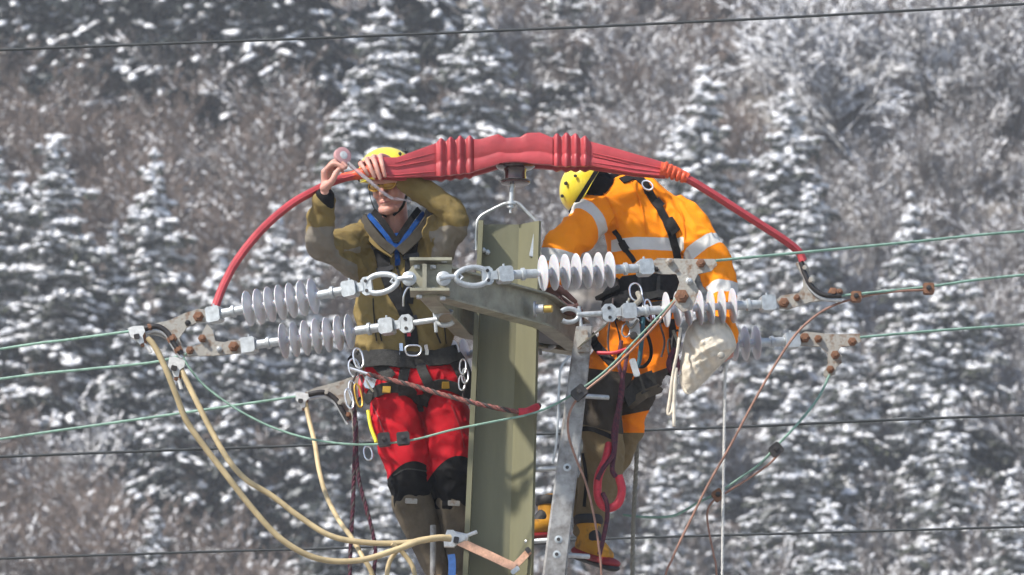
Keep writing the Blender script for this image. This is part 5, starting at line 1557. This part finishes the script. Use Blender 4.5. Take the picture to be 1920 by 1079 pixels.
for i, (x_, y_, a_, b_, mt) in enumerate(((664, 690, 10, 18, 'steel_bright'), (672, 672, 9, 20, 'steel_bright'), (662, 735, 7, 22, 'steel_bright'), (672, 742, 6, 24, 'gold_anodised'), (655, 748, 7, 20, 'steel_bright'), (690, 850, 8, 14, 'steel_bright'))):
    ring_link(at(x_, y_, .21 - .01 * i), Vector((1, .2, .25)).normalized(), Vector((-.2, .2, 1)).normalized(), a_ * U, b_ * U, .0045, 'carabiner', mt, A, .8)
b = MB(); b.box(at(694, 716, .20), (1, 0, -.3), (0, 1, 0), (.3, 0, 1), (.024, .012, .032), .012); b.build('rope_adjuster', MATS['steel_bright'], A)
b = MB(); b.rod(at(656, 691, .2), at(690, 702, .18), .008, 8); b.build('adjuster_lever', MATS['steel_bright'], A)
b = MB(); b.tube(pts3([(678, 705, .22), (676, 725, .2), (676, 745, .2)], 4), .011, 8); b.build('red_sling', MATS['red_sleeve'], A)
b = MB(); b.tube(pts3([(664, 745, .2), (664, 770, .19), (666, 800, .19), (668, 840, .19)], 4), .012, 8); b.build('rope_bundle', MATS['grey_rope'], A)
for i, (x_, y_) in enumerate(((868, 688), (872, 705), (866, 718))):
    ring_link(at(x_, y_, .22), Vector((1, .2, .1)).normalized(), Vector((0, .2, 1)).normalized(), 6 * U, 15 * U, .004, 'carabiner', 'steel_bright', A, .8)

# tape reel and its loose strip
tp = thing('tape_roll', at(642, 308, -.10), 'small translucent roll of tape held up in the raised hand', 'tape')
c = at(642, 293, -.10); ax_ = Vector((.45, -.85, .15)).normalized()
b = MB(); b.lathe(c - ax_ * .013, c + ax_ * .013, [(0, .017), (.001, .034), (.003, .0375), (.023, .0375), (.025, .034), (.0255, .017)], 28); b.build('roll', MATS['tape_reel'], tp)
b = MB(); b.lathe(c - ax_ * .016, c + ax_ * .016, [(0, .012), (.002, .018), (.029, .018), (.031, .012), (.0312, .007)], 20); b.build('reel_core', MATS['white_metal'], tp)
P = pts3([(652, 304, -.12), (672, 322, -.12), (700, 345, -.11), (720, 362, -.08), (735, 372, -.05), (752, 374, -.0), (770, 378, .05)], 6)
N = [(Vector((.35, -.9, .3)) + Vector((.2 * math.sin(i * .5), 0, .3 * math.cos(i * .4)))).normalized() for i in range(len(P))]
MB().ribbon(P, N, .014, .0006).build('loose_strip', MATS['clear_tape'], tp)
P = pts3([(655, 312, -.11), (690, 340, -.105), (715, 361, -.075), (733, 373, -.045)], 6)
MB().tube(P, .0035, 6).build('twisted_strip', MATS['clear_tape'], tp)

# seams and pockets
for p_ in ([(700, 560), (702, 600), (706, 640)], [(826, 520), (830, 580), (836, 645)]):
    strap_on([tJ], p_, 2.2, 'side_seam', 'black_webbing', A, .002, .002)
strap_on([tJ], [(706, 600), (716, 640)], 3, 'pocket_zip', 'black_webbing', A, .003, .003, 4)
strap_on([tJ], [(812, 610), (826, 645)], 3, 'pocket_zip', 'black_webbing', A, .003, .003, 4)
strap_on([tT], [(700, 760), (716, 800), (730, 840)], 2.2, 'leg_seam', 'boot_red', A, .002, .002)
strap_on([tT], [(846, 760), (862, 800), (870, 840)], 2.2, 'leg_seam', 'boot_red', A, .002, .002)
strap_on([tT], [(738, 893), (762, 880), (800, 884)], 2.5, 'knee_seam', 'grey_webbing', A, .002, .002)
for i_, sts in enumerate(([(668, 700, .2), (660, 725, .2), (668, 752, .2), (680, 735, .2), (676, 705, .2)], [(676, 690, .2), (690, 720, .19), (700, 735, .19)], [(860, 690, .24), (872, 720, .23), (868, 745, .23), (878, 760, .23)])):
    b = MB(); b.tube(pts3(sts, 6), .005, 6); b.build('gear_cord', MATS[('black_rope', 'grey_rope', 'black_rope')[i_]], A)
# ================================================================== worker in orange, back turned, bending
YB = .50
B = thing('person', at(1120, 1090, .40), 'worker in orange high-visibility clothes bending beside the pole with back turned', 'person')
upB = Vector((-.88, -.05, .46)).normalized(); FB = Vector((-.30, .62, -.65)); FB = (FB - upB * FB.dot(upB)).normalized(); latB = FB.cross(upB).normalized()
HB_ = at(1112, 362, .42)
m = MB(); head(m, HB_, latB, FB, upB)
m.limb([(HB_ - upB * .06, .056), (at(1160, 372, .47), .06), (at(1180, 400, .5), .08)], 16, 4)
m.limb([(at(1185, 400, YB), .10), (at(1210, 470, YB), .11), (at(1208, 590, YB), .11)], 14, 4)
m.limb([(at(1185, 400, YB), .05), (at(1125, 392, .46), .034), (at(1050, 472, .30), .028), (at(1036, 535, .30), .024)], 12, 4)
m.limb([(at(1230, 400, YB), .05), (at(1295, 425, .46), .034), (at(1348, 515, .40), .028), (at(1368, 630, .28), .024)], 12, 4)
hand(m, at(1368, 632, .28), (.05, -.1, -1), (-1, -.1, -.1), (-.1, -1, 0), ((60, 70, 40), (62, 72, 42), (62, 74, 42), (64, 76, 44)), (.7, .5, .6, .8, .0, .6), 1.0)
hand(m, at(1037, 532, .30), (.25, -.1, -1), (.9, .2, .2), (.1, -1, 0), ((35, 40, 25), (38, 42, 25), (40, 44, 25), (42, 46, 28)), (.7, .5, .5, .8, .0, .6), 1.02)
me = fuse(m, 'body', .0042, 2, .4)
finish(me, 'body', MATS['skin'], B)
# leather glove over the hand at the crossarm
m = MB(); hand(m, at(1037, 534, .30), (.25, -.1, -1), (.9, .2, .2), (.1, -1, 0), ((35, 40, 25), (38, 42, 25), (40, 44, 25), (42, 46, 28)), (.7, .5, .5, .8, .0, .6), 1.16)
m.limb([(at(1034, 520, .30), .046), (at(1038, 545, .30), .040)], 14, 3)
gl = fuse(m, 'glove', .005, 2); finish(gl, 'glove', MATS['glove_leather'], B)
m = MB(); m.tube(pts3([(1008, 545, .34), (1030, 550, .33), (1055, 562, .34), (1078, 582, .36), (1090, 600, .38)], 6), .024, 12, ratio=.5); m.build('positioning_strap', MATS['glove_leather'], B)

# jacket
m = MB()
m.loft([(at(1162, 352, YB - .02), 42 * U, .085, .25), (at(1178, 366, YB), 78 * U, .115, -.02), (at(1194, 392, YB), 96 * U, .135, -.18), (at(1208, 425, YB), 88 * U, .140, -.2), (at(1212, 470, YB), 72 * U, .138, -.08), (at(1212, 515, YB), 67 * U, .132, 0), (at(1211, 560, YB), 68 * U, .132, 0), (at(1209, 590, YB), 66 * U, .13, 0)], 32, 5)
m.limb([(at(1172, 385, .47), .100), (at(1128, 396, .42), .100), (at(1090, 428, .36), .092), (at(1060, 456, .31), .082), (at(1044, 474, .29), .070), (at(1036, 498, .285), .058), (at(1034, 522, .29), .052)], 20, 5)
m.limb([(at(1255, 400, .47), .095), (at(1290, 428, .44), .092), (at(1322, 470, .41), .085), (at(1343, 510, .385), .077), (at(1353, 550, .35), .066), (at(1361, 600, .31), .055), (at(1366, 628, .285), .050)], 20, 5)
m.limb([(at(1128, 384, .40), .070), (at(1165, 366, .42), .078), (at(1205, 364, .44), .080), (at(1245, 388, .46), .080)], 18, 4)
jb = fuse(m, 'jacket', .0075, 3)
wrinkle(jb, .010, 5.5, .010, 6.5, (1.1, .6, .9), 31.0)
wrinkle(jb, .003, 16.0, .007, 11.5, (1, .6, .8), 35.0)
# sewn-on reflective tape: round the chest, round both sleeves twice
def along(p, a, b):
    d = b - a; L = d.length; return (Vector(p) - a).dot(d) / L, ((Vector(p) - a) - d * ((Vector(p) - a).dot(d) / L ** 2)).length
sA0, sA1 = at(1140, 390, .43), at(1050, 468, .30)
sB0, sB1 = at(1285, 420, .44), at(1343, 510, .385)
fA0, fA1 = at(1044, 470, .29), at(1034, 522, .29)
fB0, fB1 = at(1346, 510, .38), at(1366, 628, .285)
bands = []; chest = []
zc = at(1225, 457, YB - .13).z
for p in coords(jb):
    v = Vector(p); best = -1.0
    for a, b_, t0, hw in ((sA0, sA1, .125, .0265), (sB0, sB1, .15, .0275), (fA0, fA1, .035, .028), (fB0, fB1, .10, .028)):
        t, dd_ = along(p, a, b_)
        if dd_ < .125 and -.02 < t < (b_ - a).length + .06:
            best = max(best, 1 - abs(t - t0) / hw)
    bands.append(best)
    x, y = pix(p)
    inside = min((x - 1146) / 10, (1282 - x) / 10)
    chest.append(min(inside, 1 - abs(v.z - zc - .0016 * 0) / .0275))
fattr(jb, 'tape_a', bands); fattr(jb, 'tape_b', chest)
tB = bvh(jb)
finish(jb, 'jacket', MATS['orange_cloth'], B)

# trousers
m = MB()
m.loft([(at(1208, 560, YB), 62 * U, .12), (at(1206, 600, YB), 66 * U, .14), (at(1204, 640, YB), 66 * U, .145), (at(1202, 665, YB), 60 * U, .13)], 28, 4)
LL = [((1172, 635, .46), .108), ((1150, 690, .38), .108), ((1132, 745, .31), .098), ((1128, 790, .31), .090), ((1130, 840, .36), .092), ((1124, 900, .40), .092), ((1112, 960, .42), .080), ((1104, 995, .42), .066)]
RL = [((1222, 640, .50), .095), ((1210, 690, .46), .090), ((1198, 735, .42), .080), ((1186, 780, .44), .066), ((1170, 830, .52), .064), ((1135, 885, .60), .062), ((1085, 932, .60), .060), ((1046, 958, .54), .058)]
for st in (LL, RL):
    m.limb([(at(*s), r_) for s, r_ in st], 20, 5)
tb_ = fuse(m, 'trousers', .0075, 3)
wrinkle(tb_, .010, 6.0, .011, 7.5, (1, 1, .8), 41.0)
wrinkle(tb_, .004, 16.0, .003, 20.0, (1, .6, .8), 45.0)
br_, kh = [], []
cl = [at(*s) for s, _ in LL]; crr = [at(*s) for s, _ in RL]
for p in coords(tb_):
    x, y = pix(p); v = Vector(p)
    dl = min((v - q).length for q in cl); dr_ = min((v - q).length for q in crr)
    left = dl < dr_
    br_.append((y - (694 + (x - 1130) * .12)) / 10 if left else min(y - (706 + (1205 - x) * .35), (772 + (1205 - x) * .2) - y) / 10)
    kh.append((y - (803 + (x - 1120) * .25)) / 10 if left else (y - 812) / 10)
fattr(tb_, 'brown', np.clip(br_, -1, 1)); fattr(tb_, 'khaki', np.clip(kh, -1, 1))
tTB = bvh(tb_)
finish(tb_, 'trousers', MATS['orange_trousers'], B)
TB = [tB, tTB]
strap_on(TB, [(1168, 748), (1194, 726), (1226, 712)], 36, 'knee_strap', 'grey_webbing', B, .012, .004)
strap_on(TB, [(1180, 760), (1204, 742), (1234, 728)], 18, 'knee_strap', 'gaiter_cloth', B, .012, .010)
strap_on(TB, [(1085, 806), (1105, 804), (1130, 812), (1150, 822)], 9, 'hem_seam', 'black_cloth', B, .006, .004)
strap_on(TB, [(1094, 850), (1100, 900), (1096, 950)], 6, 'trouser_zip', 'black_cloth', B, .004, .003)

# head wear
hmb = helmet(HB_ + upB * .050 - FB * .010, latB, FB, upB, B)
m = MB(); m.ball(HB_ - upB * .012 - FB * .012, (.085, .100, .088), 18, 12, (latB, FB, upB)); m.limb([(HB_ - upB * .06 - FB * .02, .075), (at(1148, 350, .47), .060), (at(1175, 342, .50), .040)], 14, 4)
hd = fuse(m, 'hood', .007, 2); wrinkle(hd, .004, 12, .003, 20, seed=51); finish(hd, 'hood', MATS['black_cloth'], B)

# harness over the back
strap_on(TB, [(1165, 341), (1190, 334), (1208, 345), (1216, 362)], 15, 'back_strap', 'black_webbing', B, .007)
strap_on(TB, [(1212, 352), (1226, 376), (1242, 402), (1256, 432), (1264, 460), (1270, 490), (1274, 520)], 15, 'back_strap', 'black_webbing', B, .007)
strap_on(TB, [(1252, 412), (1262, 425), (1270, 436)], 20, 'strap_pad', 'black_webbing', B, .009, .004, 4)
strap_on(TB, [(1152, 432), (1162, 448), (1172, 466), (1180, 478), (1190, 492)], 9, 'side_strap', 'black_webbing', B, .008)
strap_on(TB, [(1166, 455), (1176, 470)], 14, 'strap_pad', 'black_webbing', B, .009, .006, 4)
c = at(1215, 350, YB - .17)
ring_link(at(1214, 348, .36), Vector((.7, -.3, -.6)).normalized(), Vector((.6, .1, .75)).normalized(), 12 * U, 8 * U, .0045, 'd_ring', 'steel_bright', B)
strap_on(TB, [(1228, 376), (1240, 392)], 18, 'buckle', 'dark_steel', B, .009, .010, 3)
strap_on(TB, [(1140, 552), (1165, 545), (1200, 540), (1240, 538), (1280, 540)], 52, 'harness_belt', 'black_webbing', B, .016)
strap_on(TB, [(1180, 560), (1210, 556), (1250, 552)], 14, 'belt_webbing', 'grey_webbing', B, .020, .010)
for x0 in (1196, 1232):
    strap_on(TB, [(x0, 520), (x0 + 4, 562)], 7, 'belt_loop', 'grey_webbing', B, .018, .010, 4)
b = MB(); q = at(1168, 578, YB - .16); b.limb([(q + Vector((-.045, 0, .0)), .055), (q + Vector((.03, 0, .02)), .060)], 16, 3); b.limb([(at(1210, 590, YB - .15), .05), (at(1240, 585, YB - .15), .05)], 14, 3)
pb = fuse(b, 'pouch', .007, 2); wrinkle(pb, .004, 14, .003, 22, seed=61); finish(pb, 'tool_pouch', MATS['black_cloth'], B)
strap_on(TB, [(1106, 628), (1120, 650), (1136, 670), (1150, 686)], 18, 'leg_loop', 'black_webbing', B, .010)
strap_on(TB, [(1256, 600), (1262, 640), (1262, 680), (1254, 705)], 14, 'leg_loop', 'black_webbing', B, .010)
b = MB(); b.tube(pts3([(1200, 600, .27), (1218, 640, .27), (1220, 670, .28), (1206, 688, .28), (1190, 684, .28)], 6), .0075, 8); b.build('gear_cord', MATS['black_cloth'], B)
b = MB(); b.tube(pts3([(1206, 596, .24), (1203, 640, .24), (1198, 680, .25), (1192, 690, .25)], 6), .010, 8); b.build('blue_sling', MATS['blue_grey_tool'], B)
b = MB(); b.box(at(1190, 615, .23), (1, 0, .1), (0, 1, 0), (-.1, 0, 1), (.022, .012, .042), .008); b.build('pulley_plate', MATS['galvanised'], B)
b = MB(); q = at(1188, 630, .215); b.lathe(q, q - Vector((0, .014, 0)), [(0, .016), (.004, .018), (.012, .016), (.014, .006)], 16); b.build('pulley_wheel', MATS['dark_steel'], B)
for i, (x_, y_, a_, b_) in enumerate(((1192, 548, 12, 18), (1200, 575, 6, 20), (1216, 582, 7, 22), (1174, 620, 8, 13), (1232, 590, 6, 16), (1268, 640, 8, 22), (1260, 660, 7, 26), (1272, 690, 6, 16))):
    ring_link(at(x_, y_, .24 - .006 * i), Vector((1, .25, .15 * (-1) ** i)).normalized(), Vector((-.15 * (-1) ** i, .2, 1)).normalized(), a_ * U, b_ * U, .0045, 'carabiner', ('steel_bright', 'dark_steel')[i in (5, 6)], B, .8)
b = MB(); b.tube(pts3([(1266, 655, .20), (1258, 668, .19), (1254, 685, .19), (1262, 700, .19), (1270, 690, .19), (1268, 668, .18)], 6), .012, 8, closed=False); b.build('coiled_cord', MATS['dark_red_rope'], B)
b = MB(); b.tube(pts3([(1160, 598, .20), (1175, 585, .18), (1190, 572, .17), (1200, 562, .2), (1196, 550, .24)], 6), .012, 8); b.build('grey_lanyard', MATS['grey_rope'], B)
b = MB(); b.box(at(1190, 690, .22), (.3, 0, -1), (0, 1, 0), (1, 0, .3), (.04, .008, .014), .006); b.build('grey_tool', MATS['galvanised'], B)
for sts in ([(1165, 640, .26), (1160, 680, .22), (1168, 720, .2), (1162, 770, .2)], [(1178, 650, .26), (1172, 690, .22), (1164, 730, .2), (1158, 790, .2)]):
    b = MB(); b.tube(pts3(sts, 6), .0085, 8); b.build('dark_red_cord', MATS['dark_red_rope'], B)
b = MB(); b.tube(pts3([(1120, 662, .25), (1150, 662, .22), (1175, 655, .22)], 6), .008, 8); b.build('red_cord', MATS['red_sleeve'], B)

# boots
def boot(ankle, toe_dir, name_y):
    e = at(*ankle); d = Vector(toe_dir).normalized(); s = d.cross(Vector((0, 0, 1))).normalized()
    m = MB(); m.limb([(e + Vector((0, 0, .05)), .056), (e + Vector((0, 0, -.01)), .052), (e - Vector((0, 0, .05)) + d * .02, .047)], 16, 4)
    m.limb([(e - Vector((0, 0, .045)) - d * .03, .045), (e - Vector((0, 0, .05)) + d * .06, .048, .95), (e - Vector((0, 0, .065)) + d * .125, .036, .85)], 16, 4)
    me = fuse(m, 'boot', .006, 2); bt = finish(me, 'boot', MATS['boot_yellow'], B)
    m = MB(); m.limb([(e - Vector((0, 0, .082)) - d * .055, .047, .5), (e - Vector((0, 0, .088)) + d * .05, .052, .45), (e - Vector((0, 0, .09)) + d * .155, .046, .45)], 18, 4, ref=(0, 0, 1)); sole = m.build('sole', MATS['boot_red'], bt)
    m = MB(); m.limb([(e - Vector((0, 0, .105)) - d * .055, .043, .4), (e - Vector((0, 0, .11)) + d * .155, .043, .4)], 16, 4, ref=(0, 0, 1)); m.build('tread', MATS['boot_black'], sole)
    m = MB(); m.limb([(e + d * .035 + Vector((0, 0, .0)), .034), (e + d * .06 - Vector((0, 0, .035)), .036)], 12, 3); m.build('boot_tongue', MATS['boot_black'], bt)
    m = MB(); m.lathe(e + Vector((0, 0, .045)), e + Vector((0, 0, .085)), [(0, .060), (.01, .066), (.03, .066), (.04, .060)], 18); m.build('boot_cuff', MATS['boot_black'], bt)
    return bt
boot((1104, 1004, .40), (.55, -.70, -.28), 0)
boot((1032, 968, .50), (-.8, -.45, -.1), 1)

# seams and more of the gear hanging at the waist
strap_on(TB, [(1180, 335), (1200, 380), (1212, 440)], 2.2, 'back_seam', 'orange_trousers', B, .002, .002)
strap_on(TB, [(1130, 360), (1148, 390), (1160, 430)], 2.2, 'sleeve_seam', 'orange_trousers', B, .002, .002)
strap_on(TB, [(1272, 385), (1282, 420), (1284, 450)], 2.2, 'sleeve_seam', 'orange_trousers', B, .002, .002)
strap_on(TB, [(1150, 590), (1162, 640), (1158, 690)], 2.4, 'leg_seam', 'black_webbing', B, .002, .002)
for i_, sts in enumerate(([(1180, 560, .24), (1172, 590, .22), (1182, 615, .21), (1196, 600, .21)], [(1240, 570, .26), (1236, 600, .25), (1246, 640, .25), (1240, 670, .26)], [(1262, 620, .2), (1272, 650, .19), (1262, 690, .19), (1268, 720, .19)],
                          [(1150, 560, .28), (1144, 600, .26), (1140, 640, .26), (1146, 690, .25)], [(1208, 575, .2), (1222, 600, .2), (1214, 630, .2)])):
    b = MB(); b.tube(pts3(sts, 6), (.006, .005, .007, .005, .005)[i_], 6); b.build('gear_cord', MATS[('grey_rope', 'black_rope', 'grey_rope', 'black_rope', 'dark_red_rope')[i_]], B)
